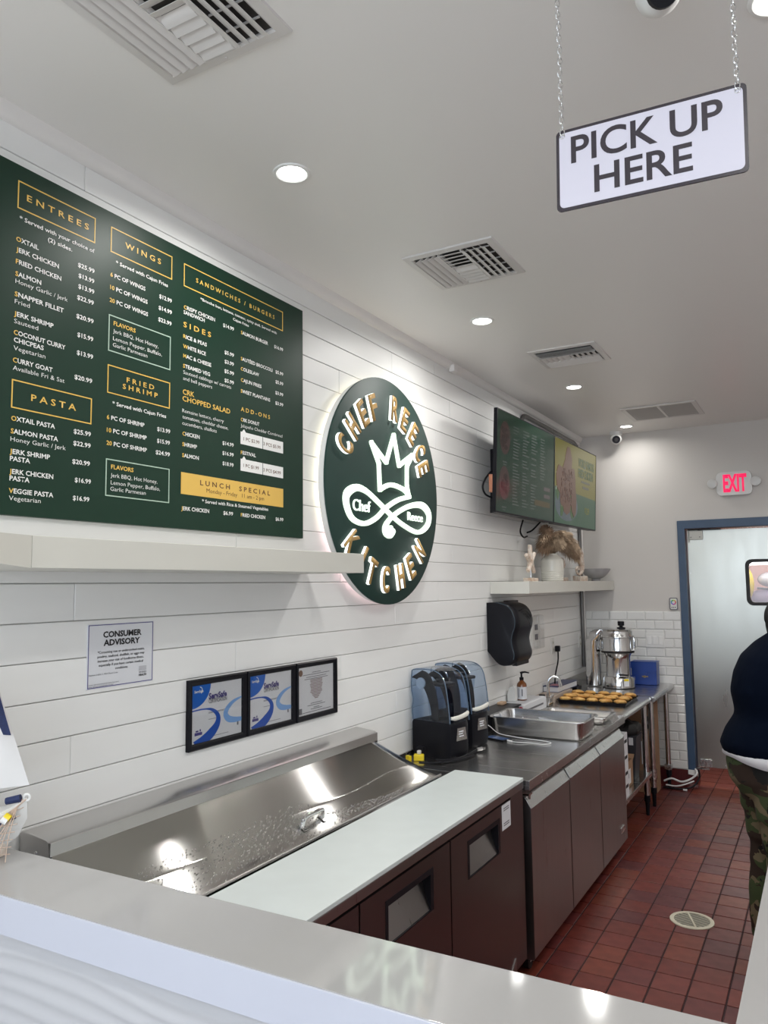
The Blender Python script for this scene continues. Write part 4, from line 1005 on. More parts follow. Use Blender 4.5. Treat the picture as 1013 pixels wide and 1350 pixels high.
# ================================================================== FRONT COUNTER (pick up counter)
CT = 1.05
t = thing('front_counter', 'white quartz pick up counter with wave relief front in the foreground', 'counter', (-.5, 1.14, 0))
L_ = [(-1.858, 1.05), (.28, 1.05), (.28, 2.8), (-.141, 2.8), (-.141, 1.238), (-1.858, 1.238)]
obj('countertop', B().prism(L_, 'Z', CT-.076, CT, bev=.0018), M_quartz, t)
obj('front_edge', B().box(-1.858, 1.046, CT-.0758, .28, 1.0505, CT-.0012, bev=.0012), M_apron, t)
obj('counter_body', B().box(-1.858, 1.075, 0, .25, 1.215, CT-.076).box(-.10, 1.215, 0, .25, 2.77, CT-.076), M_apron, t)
rows = []
for j in range(120):
    z = CT-.0765-j*.0034; row = []
    for i in range(150):
        x = -1.855+i*.0142
        ph = z*195+5.2*sin(x*3.6+1.0+z*2)+2.4*sin(x*8.5-z*9)+.5*sin(x*17)
        s = sin(ph); row.append((x, 1.0605-.0034*(s*.5+.5)**1.3*(.75+.25*sin(x*3)), z))
    rows.append(row)
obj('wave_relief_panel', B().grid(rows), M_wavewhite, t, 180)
obj('wave_panel_base', B().box(-1.855, 1.062, 0, .25, 1.076, CT-.0765), M_wavegrey, t)

# ================================================================== SAILBOAT DECORATION
t = thing('sailboat_decoration', 'model sailboat with white and navy sails draped in fishing net, left end of counter', 'model boat', (-1.74, 1.15, CT))
D = Vector((.165, .10, 0)).normalized(); S_ = Vector((-D.y, D.x, 0)); c0 = Vector((-1.752, 1.170, CT))
rings = []
for u, wd, zb, zt in ((-.105, .028, .030, .10), (-.06, .045, .018, .095), (0, .050, .012, .095), (.05, .038, .018, .105), (.085, .018, .045, .120), (.104, .004, .085, .133)):
    o_ = c0+D*u; rings.append([o_+S_*wd+Vector((0, 0, zt)), o_+S_*wd*.7+Vector((0, 0, (zb+zt)/2)), o_+Vector((0, 0, zb)), o_-S_*wd*.7+Vector((0, 0, (zb+zt)/2)), o_-S_*wd+Vector((0, 0, zt)), o_+Vector((0, 0, zt-.012))])
obj('hull', B().loft(rings), M_plastic, t)
obj('keel_stand', B().box(c0.x-.05, c0.y-.03, CT, c0.x+.05, c0.y+.03, CT+.03, bev=.004), M_coral, t)
for s in (1, -1):
    pts = [c0+D*u+S_*s*(w_+.001)+Vector((0, 0, z)) for u, w_, z in ((-.10, .026, .075), (-.05, .043, .07), (0, .047, .07), (.05, .037, .08), (.085, .018, .095))]
    obj('hull_stripe', B().tube(pts, .006, 6), M_sailnavy, t)
obj('mast', B().cyl(c0+D*.0+Vector((0, 0, .09)), c0+D*.0+Vector((0, 0, .50)), .005, n=10), M_coral, t)
def sail(a, bq, c, m, nm, bul=.02):
    a, bq, c = Vector(a), Vector(bq), Vector(c); rows = []
    for i in range(9):
        u = i/8; l, r = a.lerp(bq, u), a.lerp(c, u); row = []
        for k in range(7): v = k/6; row.append(l.lerp(r, v)+S_*(-bul*sin(pi*u)*sin(pi*v)))
        rows.append(row)
    obj(nm, B().grid(rows, .0015), m, t)
topm = c0+D*.004+Vector((0, 0, .455))
sail(topm, c0+D*.004+Vector((0, 0, .15)), c0+D*.107+Vector((0, 0, .16)), M_sail, 'jib_sail')
sail(topm-D*.012+Vector((0, 0, .02)), c0-D*.012+Vector((0, 0, .13)), c0-D*.11+Vector((0, 0, .14)), M_sail, 'main_sail')
sail(topm+S_*-.004, topm.lerp(c0+D*.004+Vector((0, 0, .15)), .56)-S_*.014, topm.lerp(c0+D*.107+Vector((0, 0, .16)), .60)-S_*.012, M_sailnavy, 'navy_sail_band', .012)
bow = c0+D*.104+Vector((0, 0, .133))
obj('eyelet', B().tube([bow+Vector((.0, 0, 0))+(D*cos(a)+Vector((0, 0, 1))*sin(a))*.007-S_*.004 for a in [2*pi*j/14 for j in range(14)]], .0035, 7, closed=True), M_plastic, t)
obj('bead', B().cyl(bow-D*.012-S_*.010, bow-D*.045-S_*.012-Vector((0, 0, .006)), .009, .008, n=10), M_sailnavy, t)
b = B(); rnd = random.Random(2)
for i in range(9):
    e = c0+D*(-.06+.018*i)-S_*(.055+.008*rnd.random())+Vector((0, 0, .006)); s = bow-D*.002*i-Vector((0, 0, .004))-S_*.006
    mid = s.lerp(e, .5)-S_*.018+Vector((0, 0, -.01+.01*rnd.random())); b.tube(spline([s, mid, e], 6), .0012, 5)
for i in range(7):
    u = .15+.12*i; s = bow.lerp(c0-D*.06-S_*.058+Vector((0, 0, .006)), u)-S_*.018*sin(pi*u); e = bow.lerp(c0+D*.09-S_*.058+Vector((0, 0, .006)), u)-S_*.018*sin(pi*u)
    b.tube([s, s.lerp(e, .33)-Vector((0, 0, .006)), s.lerp(e, .66)-Vector((0, 0, .004)), e], .0011, 5)
obj('net', b, M_net, t)
for p, m in ((.30, M_yellow), (.34, M_plastic), (.52, M_plastic), (.60, M_sailnavy), (.72, M_plastic)):
    q_ = bow.lerp(c0+D*.0-S_*.06+Vector((0, 0, .01)), p)-S_*.020*sin(pi*p)
    obj('float_bead', B().cyl(q_-D*.006+Vector((0, 0, .004)), q_+D*.006-Vector((0, 0, .004)), .0085, n=12), m, t)

# ================================================================== PREP TABLE
t = thing('prep_table', 'long stainless sandwich prep table with sloping lid behind the front counter', 'prep table', (-1.5, 2.28, 0))
obj('body', B().box(WX+.004, 1.31, .11, -1.215, 3.265, .80), M_steel, t)
obj('base_plinth', B().box(WX+.02, 1.33, .02, -1.24, 3.24, .11), M_dark, t)
obj('front_rail', B().box(-1.216, 1.305, .795, -1.172, 3.272, .826, bev=.003), M_front, t)
obj('deck', B().box(WX+.004, 1.305, .80, -1.175, 3.27, .8255), M_steelx, t)
obj('end_post', B().box(-1.216, 3.118, .10, -1.176, 3.270, .795, bev=.003), M_prep, t)
bds = [(1.315, 1.907), (1.915, 2.508), (2.516, 3.112)]
for a, c in bds:
    pk_ = (c-a)/2+a; h0, h1 = pk_-.155, pk_+.165; z0, z1 = .615, .748
    # door skin built around its handle pocket
    b = B(); x0, x1 = -1.215, -1.170
    b.box(x0, a, .115, x1, c, z0).box(x0, a, z1, x1, c, .790).box(x0, a, z0, x1, h0, z1).box(x0, h1, z0, x1, c, z1)
    bmesh.ops.remove_doubles(b.bm, verts=b.bm.verts[:], dist=.0001)
    d = obj('door', b, M_prep, t)
    obj('handle_pocket', ringprism(B(), [(h0, z0), (h1, z0), (h1, z1), (h0, z1)], [(h0+.016, z0+.004), (h1-.022, z0+.004), (h1-.022, z1-.018), (h0+.016, z1-.018)], 'X', x0+.004, x1+.001), M_black, d)
    obj('pocket_back', B().loft([[(x0+.002, h0+.016, z0+.004), (x0+.002, h1-.022, z0+.004), (x0+.002, h1-.022, z1-.018), (x0+.002, h0+.016, z1-.018)], [(x1-.004, h0+.016, z0+.0045), (x1-.004, h1-.022, z0+.0045), (x0+.006, h1-.022, z1-.018), (x0+.006, h0+.016, z1-.018)]]), M_front, d)
    obj('door_gasket', B().box(-1.2165, a-.003, .108, -1.212, c+.003, .795), M_dark, d)
for y in (1.45, 3.15):
    for x in (-1.30, -1.78):
        obj('caster', B().cyl((x-.012, y, .04), (x+.012, y, .04), .04, n=18), M_rubber, t)
obj('corner_guard', B().prism([(3.03, .105), (3.115, .105), (3.115, .165)], 'X', -1.170, -1.166), M_front, t)
# lid and hood
hd = B(); hp = [(WX+.006, .826), (WX+.006, 1.040), (-1.845, 1.046), (-1.752, 1.036), (-1.742, 1.030), (-1.738, .994), (-1.748, .992), (-1.76, .826)]
hd.prism(hp, 'Y', 1.345, 3.00)
hood = obj('hood', hd, M_steely, t)
obj('ridge_band', B().box(-1.741, 1.346, .996, -1.7355, 2.999, 1.031, bev=.002), M_steely, hood)
obj('rivet', B().ell((-1.79, 1.345, 1.00), (.006, .003, .006), 10, 6), M_chrome, hood)
rows = []
for i in range(17):
    u = i/16; x = -1.739+(.239)*u; z = 1.000-.150*u-.004*sin(pi*u)
    if i == 16: z = .846
    ya, yb_ = 1.35, 3.00+.135*u**1.1
    rows.append([(x, ya+(yb_-ya)*k/48, z-.0012*sin(2*pi*k/48*2.3+u*2)*sin(pi*u)-.012*(1 if (k == 48) else 0)) for k in range(49)])
lid = obj('lid', B().grid(rows, .003), M_lid, t, 50)
obj('lid_edge', B().tube([(-1.500, 1.35, .846), (-1.500, 3.135, .846)], .005, 8), M_steel, lid)
obj('lid_seam', B().box(-1.742, 1.35, .988, -1.737, 3.0, .998), M_dark, lid)
hb_ = B()
hy0, hy1 = 2.165, 2.285
def lz(u): return 1.000-.150*u-.004*sin(pi*u)
hb_.tube(spline([(-1.545, hy0, lz(.81)), (-1.540, hy0+.002, lz(.81)+.022), (-1.536, hy0+.016, lz(.81)+.034), (-1.534, (hy0+hy1)/2, lz(.81)+.036), (-1.536, hy1-.016, lz(.81)+.034), (-1.540, hy1-.002, lz(.81)+.022), (-1.545, hy1, lz(.81))], 5), .0075, 10)
obj('lid_handle', hb_.box(-1.560, hy0-.008, lz(.78)-.002, -1.525, hy0+.012, lz(.85)+.010, R=Matrix.Rotation(radians(32), 3, 'Y')).box(-1.560, hy1-.012, lz(.78)-.002, -1.525, hy1+.008, lz(.85)+.010, R=Matrix.Rotation(radians(32), 3, 'Y')), M_chrome, lid)
b = B(); rnd = random.Random(4)
for k in range(1500):
    y = rnd.uniform(1.40, 2.82); lim = .30+.55*(1-abs(y-2.0)/1.0)*(.6+.4*rnd.random()) if y < 2.3 else .20*(2.85-y)/.5
    u = 1-.02-rnd.random()**1.1*max(.05, min(.5, lim)); r = rnd.uniform(.0009, .0027)
    x = -1.739+.239*u; b.ell((x, y, lz(u)+.0022+(.0 if u < .95 else -.002)), (r, r*1.1, r*.55), 6, 3)
o = obj('water_droplets', b, M_clear, lid, 180); o['kind'] = 'stuff'
M_drop = mat('water', (1, 1, 1), .02, trans=1.0, ior=1.33); o.data.materials.clear(); o.data.materials.append(M_drop)
solo('cutting_board', B().box(-1.492, 1.31, .8265, -1.170, 3.268, .841, bev=.003), M_board, 'long white cutting board lying along the front of the prep table', 'cutting board')
t2 = solo('label_sticker', B().box(-1.1699, 3.003, .690, -1.1690, 3.098, .787), M_paper, 'white printed sticker on the prep table door by the worktop fridge', 'sticker')
b = B()
for v in (.770, .762, .712, .704): b.box(-1.1690, 3.02, v, -1.1686, 3.08, v+.004)
obj('small_print', b, M_inkg, t2)

# ================================================================== WORKTOP FRIDGE
TZ = .826
t = thing('worktop_fridge', 'three-door stainless worktop fridge with angled door pulls', 'fridge', (-1.5, 4.2, 0))
obj('worktop', B().box(WX+.004, 3.285, TZ-.044, -1.150, 5.125, TZ, bev=.004), M_steelx, t)
obj('body', B().box(WX+.01, 3.31, .115, -1.215, 5.115, TZ-.044), M_steelx, t)
obj('back_upstand', B().box(WX+.001, 3.285, TZ-.002, WX+.012, 5.125, TZ+.018), M_steelx, t)
for a, c in ((3.318, 3.898), (3.911, 4.496), (4.509, 5.112)):
    pr = [(-1.212, .072), (-1.165, .072), (-1.158, .080), (-1.158, .700), (-1.186, .742), (-1.186, .748), (-1.212, .748)]
    d = obj('door', B().prism(pr, 'Y', a, c, bev=.0015), M_front, t)
    obj('door_lip', B().loft([[(-1.1565, a+.004, .700), (-1.1845, a+.004, .743), (-1.1845, c-.004, .743), (-1.1565, c-.004, .700)], [(-1.1575, a+.004, .6995), (-1.186, a+.004, .742), (-1.186, c-.004, .742), (-1.1575, c-.004, .6995)]]), M_steelx, d)
obj('door_gasket', B().box(-1.2155, 3.322, .07, -1.2125, 5.108, .752), M_dark, t)
obj('badge', B().box(-1.158, 4.93, .150, -1.152, 5.03, .185, bev=.002), M_chrome, t)
obj('top_hinge', B().box(-1.20, 3.315, .752, -1.165, 3.36, .760).cyl((-1.172, 3.34, .735), (-1.172, 3.34, .755), .006, n=10), M_chrome, t)
obj('kick_plate', B().box(WX+.03, 3.34, .045, -1.25, 5.08, .115), M_dark, t)
for y in (3.40, 4.99):
    for x in (-1.22, -1.78):
        c = obj('caster', B().cyl((x-.012, y, .034), (x+.012, y, .034), .034, n=20), M_rubber, t)
        obj('caster_fork', B().box(x-.018, y-.02, .034, x-.013, y+.02, .12).box(x+.013, y-.02, .034, x+.018, y+.02, .12).ell((x+.02, y, .06), .008, 8, 6), M_chrome, c)

# ================================================================== WORK TABLES
def work_table(y0, y1, legs, label, e=0):
    t = thing('work_table', label, 'table', (-1.5, (y0+y1)/2, 0))
    pr = [(WX+.002, TZ+.075), (WX+.010, TZ+.075), (WX+.012, TZ), (-1.185+e, TZ), (-1.168+e, TZ-.004), (-1.158+e, TZ-.016), (-1.158+e, TZ-.030), (-1.168+e, TZ-.042), (-1.185+e, TZ-.044), (-1.19+e, TZ-.038), (WX+.03, TZ-.038), (WX+.002, TZ-.03)]
    if y0 < 6: pr[0] = (WX+.002, TZ+.02); pr[1] = (WX+.010, TZ+.02)
    obj('tabletop', B().prism(pr, 'Y', y0, y1), M_steelx, t)
    for x, y in legs:
        l = obj('leg', B().cyl((x, y, .10), (x, y, TZ-.04), .0205, n=20), M_leg, t)
        obj('foot', B().cyl((x, y, .0), (x, y, .10), .012, .017, n=16).cyl((x, y, .098), (x, y, .14), .0225, n=16), M_black if y > 5.5 else M_steel, l)
    return t
ta = work_table(5.135, 6.04, [(-1.197, 5.945), (-1.80, 5.945), (-1.80, 5.22)], 'stainless work table with undershelf next to the worktop fridge')
obj('undershelf', B().box(-1.82, 5.14, .268, -1.165, 5.99, .300, bev=.004), M_steelx, ta)
tb = work_table(6.06, YB-.02, [(-1.196, 6.19), (-1.80, 6.19), (-1.192, 6.815), (-1.80, 6.82)], 'stainless work table in the corner under the juicer and blue box', .022)
obj('rail', B().cyl((-1.80, 6.815, .16), (-1.192, 6.815, .16), .008, n=10), M_steel, tb)
obj('leg_clamp', B().box(-1.222, 6.785, .145, -1.165, 6.845, .185, bev=.004), M_steel, tb); obj('leg_clamp', B().cyl((-1.196, 6.19, .20), (-1.196, 6.19, .27), .027, n=16), M_steel, tb)

# ---- things stored below
SH_ = .300
t = thing('cardboard_box', 'small open cardboard box on the undershelf beside the fridge', 'box', (-1.29, 5.50, SH_))
bx = B(); x0, x1, y0, y1, z0, z1 = -1.36, -1.215, 5.38, 5.60, SH_, SH_+.165
bx.box(x0, y0, z0, x1, y1, z0+.004).box(x0, y0, z0, x0+.004, y1, z1).box(x1-.004, y0, z0, x1, y1, z1).box(x0, y0, z0, x1, y0+.004, z1).box(x0, y1-.004, z0, x1, y1, z1)
obj('carton', bx, M_card, t); obj('flap', B().box(x0, y1-.002, z1-.002, x1, y1+.055, z1+.002, R=Matrix.Rotation(radians(35), 3, 'X')), M_card, t)
obj('printed_label', B().box(x1, y0+.02, z0+.02, x1+.001, y1-.08, z0+.115), M_paper, t)
obj('label_mark', B().box(x1+.001, y0+.05, z0+.06, x1+.0015, y0+.085, z0+.09), M_ink, t)
t = thing('paper_carton', 'tall narrow white printed carton squeezed against the fridge end', 'carton', (-1.26, 5.21, SH_))
obj('carton', B().box(-1.36, 5.16, SH_, -1.172, 5.27, SH_+.40, bev=.003), M_paper, t)
for z in (.36, .44, .54, .64): obj('print_mark', B().box(-1.172, 5.18, z, -1.1713, 5.25, z+.02), M_ink, t)
t = thing('waste_bin', 'dark grey waste bin with black liner under the work table', 'bin', (-1.40, 5.72, SH_))
obj('bin', B().loft([[(-1.315+sx*w_, 5.76+sy*w_*.8, z) for sx, sy in ((-1, -1), (1, -1), (1, 1), (-1, 1))] for w_, z in ((.09, SH_), (.115, SH_+.28), (.12, SH_+.30))]), mat('bin_grey', (.035, .037, .045), .5), t)
obj('liner', B().ell((-1.315, 5.76, SH_+.33), (.13, .11, .07), 20, 10, f=lambda p: p+Vector((.012*sin(p.y*80), .010*sin(p.x*70), .012*sin(p.x*60+p.y*50)))), M_rubber, t)
obj('tag', B().box(-1.25, 5.655, SH_+.24, -1.22, 5.659, SH_+.29), M_paper, t)
t = thing('tall_carton', 'tall brown carton with black corner blocks standing under the corner table', 'box', (-1.30, 6.60, 0))
obj('carton', B().box(-1.46, 6.56, 0, -1.245, 6.74, .70, bev=.003), M_card, t)
for z in (.10, .50):
    o = obj('corner_block', B().box(-1.33, 6.545, z, -1.242, 6.562, z+.10, bev=.004), M_black, t); obj('block_hole', B().cyl((-1.285, 6.545, z+.05), (-1.285, 6.541, z+.05), .014, n=14), M_inkg, o)
obj('printed_label', B().box(-1.35, 6.553, .22, -1.30, 6.5605, .40), M_paper, t)
solo('brown_panel_box', B().box(-1.62, 5.98, 0.31, -1.44, 6.45, .74, bev=.003), M_carddk, 'dark brown flat carton standing deep under the work tables', 'box')
bpy.data.objects['brown_panel_box'].location.z = -.31

t = thing('floor_cable', 'white and black cables looping on the floor around the door jamb', 'cable', (-1.05, 6.86, 0))
obj('white_cable', B().tube(spline([(-1.23, 6.80, .05), (-1.17, 6.80, .075), (-1.10, 6.82, .052), (-1.03, 6.85, .075), (-.985, 6.865, .12), (-1.0, 6.90, .145)], 6), .008, 8).tube(spline([(-1.21, 6.76, .03), (-1.13, 6.76, .028), (-1.06, 6.79, .045), (-1.0, 6.81, .07)], 6), .006, 8), M_cable, t)
obj('black_cable', B().tube(spline([(-1.23, 6.75, .012), (-1.10, 6.75, .012), (-1.01, 6.79, .03), (-.965, 6.84, .09), (-.975, 6.90, .14)], 6), .007, 8), M_black, t)
obj('cable_tip', B().cyl((-1.075, 6.735, .010), (-1.045, 6.735, .010), .008, n=8), M_cable, t)

# floor drain
t = thing('floor_drain', 'round cream slotted drain cover set in the red tile floor', 'drain', (-.663, 4.23, 0))
M_drain = mat('drain_cream', (.62, .58, .46), .4, var=.1, scale=20)
obj('ring', B().lathe([(.103, -.002), (.103, .004), (.092, .005), (.084, .005), (.084, -.002)], (-.663, 4.23, 0), 48, cap=False), M_drain, t)
obj('sump', B().cyl((-.663, 4.23, .0005), (-.663, 4.23, .0012), .086, n=40), M_dark, t)
for k in range(10):
    d = -.072+k*.016; hl = math.sqrt(max(0, .086**2-d*d))
    obj('bar', B().box(-.663-hl, 4.23+d-.0026, .001, -.663+hl, 4.23+d+.0026, .0022), M_drain, t)
obj('rib', B().box(-.663-.004, 4.23-.085, .001, -.663+.004, 4.23+.085, .0052, R=Matrix.Rotation(radians(20), 3, 'Z')), M_drain, t)
# ================================================================== THINGS ON THE WORKTOPS
def blender_machine(cx, cy, rot, label):
    t = thing('blender', label, 'blender', (cx, cy, TZ), 'pair of hooded blenders')
    R = Matrix.Rotation(rot, 3, 'Z'); c = Vector((cx, cy, TZ))
    def w(p): return c+R @ Vector(p)
    def bake(b, name, m, par, ang=35):
        for v in b.bm.verts: v.co = w(v.co)
        return obj(name, b, m, par, ang)
    # motor base: wide front, curved foot
    poly = [(-.12, -.078), (.085, -.080), (.115, -.070), (.125, -.04), (.125, .04), (.115, .070), (.085, .080), (-.12, .078)]
    def sec(k, z): return [(x*k, y*k, z) for x, y in poly]
    bake(B().loft([sec(.93, 0), sec(.97, .012), sec(1, .03), sec(1, .157), sec(.98, .167), sec(.95, .172)]), 'motor_base', M_black, t)
    bake(B().box(-.150, -.05, .03, -.12, .05, .13, bev=.006), 'rear_housing', M_black, t)
    pl = bake(B().loft([[(.1262, -.040, .085), (.1262, .046, .085), (.1262, .034, .145), (.1262, -.030, .145)], [(.1268, -.040, .085), (.1268, .046, .085), (.1268, .034, .145), (.1268, -.030, .145)]]), 'name_plate', M_steelx, t)
    bake(B().box(.1268, -.02, .125, .1272, .018, .130).box(.1268, -.02, .114, .1272, .012, .119).box(.1268, -.018, .103, .1272, .020, .108), 'plate_print', M_paper, pl)
    # clear sound hood (outline of its side, thin walled shell)
    side = [(p.x, p.z) for p in spline([(-.118, 0, .172), (-.122, 0, .22), (-.116, 0, .275), (-.125, 0, .32), (-.122, 0, .40), (-.108, 0, .422), (-.02, 0, .428), (.045, 0, .418), (.085, 0, .385), (.103, 0, .32), (.114, 0, .24), (.120, 0, .172)], 5)]
    b = B(); rings = []
    for y, k in ((-.076, .965), (-.0775, .98), (-.070, 1.0), (.070, 1.0), (.0775, .98), (.076, .965)):
        rings.append([(x*k, y, .145+(z-.145)*k) for x, z in side])
    b.loft(rings); bake(b, 'sound_hood', M_hood, t)
    rim = mat_rim
    for y in (-.0775, .0775): bake(B().tube([(x*.985, y, .145+(z-.145)*.985) for x, z in side], .0028, 6), 'hood_edge', rim, t)
    for y in (-.062, .062):
        arm = [(p.x, p.z) for p in spline([(-.10, 0, .40), (-.055, 0, .385), (-.015, 0, .33), (.010, 0, .25), (.020, 0, .145)], 6)]; n = len(arm)
        rg = []
        for i, (x, z) in enumerate(arm):
            h = .050*(1-.55*i/n); rg.append([(x-h*.75, y-.003, z-h*.5), (x+h*.75, y-.003, z+h*.3), (x+h*.75, y+.003, z+h*.3), (x-h*.75, y+.003, z-h*.5)])
        a = bake(B().loft(rg), 'hinge_arm', M_black, t)
        bake(B().cyl((-.068, y-.012 if y < 0 else y+.012, .352), (-.068, y, .352), .027, n=24), 'pivot_disc', mat_disc, a)
    # jar inside
    bake(B().loft([[(x*k-.0, y*k, z) for x, y in ((-.055, -.045), (.055, -.045), (.055, .045), (-.055, .045))] for k, z in ((.72, .15), (.85, .24), (1.0, .335), (1.03, .34))]), 'jar', mat_jar, t)
    bake(B().box(-.06, -.05, .338, .06, .05, .356, bev=.008).cyl((0, 0, .35), (0, 0, .372), .02, n=14), 'jar_lid', M_black, t)
    bake(B().lathe([(.06, .14), (.06, .15), (.045, .156)], (0, 0, 0), 24), 'jar_seat', M_black, t)
    bake(B().tube(spline([(.116, -.068, .196), (.124, -.050, .194), (.126, 0, .197), (.124, .050, .205), (.116, .068, .210)], 5), [.008]*5+[.011]*11+[.009]*5, 8), 'hood_handle', M_shelf, t)
    return t
mat_rim = mat('hood_rim_blue', (.10, .15, .22), .1); mat_disc = mat('pivot_grey', (.42, .46, .50), .3); mat_jar = mat('jar_clear', (1, 1, 1), .05); glassy(mat_jar, (.82, .87, .92))
blender_machine(-1.710, 3.588, radians(-13), 'hooded blender nearer the camera with clear blue sound cover and black base')
blender_machine(-1.728, 3.895, radians(-13), 'hooded blender farther from the camera, behind the other blender')
t = thing('power_cube', 'yellow power outlet block with plugs behind the prep table lid', 'power strip', (-1.70, 3.40, TZ))
obj('block', B().box(-1.775, 3.40, TZ, -1.725, 3.440, TZ+.030, bev=.006, R=Matrix.Rotation(radians(25), 3, 'Z')).box(-1.815, 3.40, TZ, -1.785, 3.415, TZ+.02, R=Matrix.Rotation(radians(-30), 3, 'Z')), M_yellow, t)
obj('white_plug', B().box(-1.758, 3.412, TZ+.030, -1.740, 3.430, TZ+.048, bev=.004), M_plastic, t)
obj('black_plug', B().box(-1.775, 3.435, TZ+.012, -1.735, 3.465, TZ+.060, bev=.006), M_black, t)
solo('blender_cable', B().tube(spline([(-1.66, 3.42, TZ+.012), (-1.62, 3.44, TZ+.010), (-1.585, 3.50, TZ+.008), (-1.575, 3.58, TZ+.008), (-1.57, 3.64, TZ+.010), (-1.565, 3.69, TZ+.016)], 6), .0055, 8).tube(spline([(-1.71, 3.34, TZ+.01), (-1.66, 3.37, TZ+.008), (-1.60, 3.43, TZ+.007), (-1.56, 3.52, TZ+.007), (-1.548, 3.62, TZ+.007)], 6), .005, 8), M_black, 'black power cord curling round the foot of the nearer blender', 'cord')
solo('plug_end', B().cyl((-1.565, 3.70, TZ+.016), (-1.545, 3.72, TZ+.020), .010, n=12).cyl((-1.545, 3.72, TZ+.020), (-1.535, 3.735, TZ+.02), .005, n=8), M_chrome, 'small metal plug at the foot of the nearer blender', 'plug')
# phone and charging cable
t = thing('phone', 'dark phone with lit screen charging beside the farther blender', 'phone', (-1.60, 4.06, TZ))
R = Matrix.Rotation(radians(-20), 3, 'Z')
obj('case', B().box(-1.665, 4.025, TZ, -1.525, 4.095, TZ+.010, bev=.004, R=R), M_black, t)
obj('screen', B().box(-1.657, 4.030, TZ+.0098, -1.533, 4.090, TZ+.0104, R=R), mat('phone_screen', (.03, .05, .10), .1, emit=.12, ecol=(.2, .3, .6)), t)
solo('charging_cable', B().tube(spline([(-1.50, 4.02, TZ+.004), (-1.46, 4.01, TZ+.006), (-1.40, 4.04, TZ+.003), (-1.33, 4.03, TZ+.003), (-1.30, 4.07, TZ+.006), (-1.36, 4.105, TZ+.006), (-1.45, 4.12, TZ+.006), (-1.54, 4.13, TZ+.010), (-1.62, 4.135, TZ+.02), (-1.69, 4.17, TZ+.05), (-1.73, 4.12, TZ+.075)], 6), .0022, 6), M_cable, 'thin white charging cable looping over the worktop in front of the deep pan', 'cable')
solo('charging_plug', B().cyl((-1.533, 4.038, TZ+.005), (-1.500, 4.022, TZ+.005), .005, n=8), M_cable, 'white plug of the charging cable in the phone', 'plug')
# deep steel pan with parchment
def hotel_pan(x0, y0, x1, y1, z0, z1, name, label, r=.035):
    def rr(i, z, rad): return [(a, c, z) for a, c in rrect(x0+i, y0+i, x1-i, y1-i, rad, 6)]
    b = B().loft([rr(.034, z0, r*.7), rr(.024, z0+.008, r), rr(.014, z1-.012, r), rr(.012, z1-.003, r), rr(.0, z1-.001, r*1.05), rr(-.001, z1-.005, r*1.05), rr(-.0005, z1-.001, r*1.05), rr(.001, z1+.001, r*1.05), rr(.0135, z1-.0005, r), rr(.016, z1-.012, r), rr(.026, z0+.010, r), rr(.036, z0+.002, r*.7)])
    return solo(name, b, M_steelx, label, 'pan')
hotel_pan(-1.690, 4.165, -1.150, 4.490, TZ, TZ+.104, 'deep_pan', 'deep stainless steam table pan with parchment on the worktop')
hotel_pan(-1.600, 4.700, -1.165, 4.98, TZ, TZ+.045, 'shallow_pan', 'shallow stainless pan lying behind the deep pan', .03)
b = B(); rnd = random.Random(9)
def crumple(b, x0, y0, x1, y1, z, amp, n=10):
    b.grid([[(x0+(x1-x0)*i/n+rnd.uniform(-.004, .004), y0+(y1-y0)*j/n, z+amp*(rnd.random()-.5)+(.055*(1-j/n) if True else 0)*(.5+.5*sin(i*1.3))) for i in range(n+1)] for j in range(n+1)], .0006)
crumple(b, -1.62, 4.20, -1.22, 4.44, TZ+.030, .012)
b.loft([[(-1.40, 4.215, TZ+.06), (-1.20, 4.215, TZ+.06), (-1.19, 4.205, TZ+.085), (-1.41, 4.205, TZ+.112)], [(-1.40, 4.2158, TZ+.06), (-1.20, 4.2158, TZ+.06), (-1.19, 4.2058, TZ+.085), (-1.41, 4.2058, TZ+.112)]])
b.loft([[(-1.655, 4.225, TZ+.05), (-1.61, 4.215, TZ+.05), (-1.635, 4.205, TZ+.122)], [(-1.655, 4.2258, TZ+.05), (-1.61, 4.2158, TZ+.05), (-1.635, 4.2058, TZ+.122)]])
b.loft([[(-1.55, 4.215, TZ+.05), (-1.47, 4.215, TZ+.05), (-1.50, 4.206, TZ+.108)], [(-1.55, 4.2158, TZ+.05), (-1.47, 4.2158, TZ+.05), (-1.50, 4.2068, TZ+.108)]])
solo('parchment', b, M_paper, 'crumpled white parchment paper inside the deep pan', 'paper', ang=10)
# black tub behind the pan
solo('black_tub', B().box(-1.845, 4.28, TZ, -1.715, 4.75, TZ+.080, bev=.006).box(-1.852, 4.27, TZ+.078, -1.706, 4.765, TZ+.088, bev=.003), M_black, 'long black tub against the wall behind the deep pan', 'tub')
solo('sponge', B().box(-1.83, 4.66, TZ+.088, -1.79, 4.73, TZ+.104, bev=.004), mat('sponge_tan', (.55, .38, .25), .9, bump=.4, scale=60), 'small tan sponge on the black tub', 'sponge')
t = thing('white_box', 'white carton with round pink logo under the soap bottle', 'box', (-1.77, 5.2, TZ))
obj('carton', B().box(-1.850, 4.79, TZ, -1.70, 5.25, TZ+.075, bev=.003), M_paper, t)
obj('round_logo', B().cyl((-1.72, 4.7895, TZ+.048), (-1.72, 4.7885, TZ+.048), .017, n=20), mat('pink_logo', (.5, .06, .12), .5), t)
obj('small_print', B().box(-1.6995, 4.86, TZ+.03, -1.699, 5.18, TZ+.042), M_inkg, t)
ZB = TZ+.076
t = thing('soap_bottle', 'amber pump soap bottle with white label beside the faucet', 'bottle', (-1.785, 5.00, ZB))
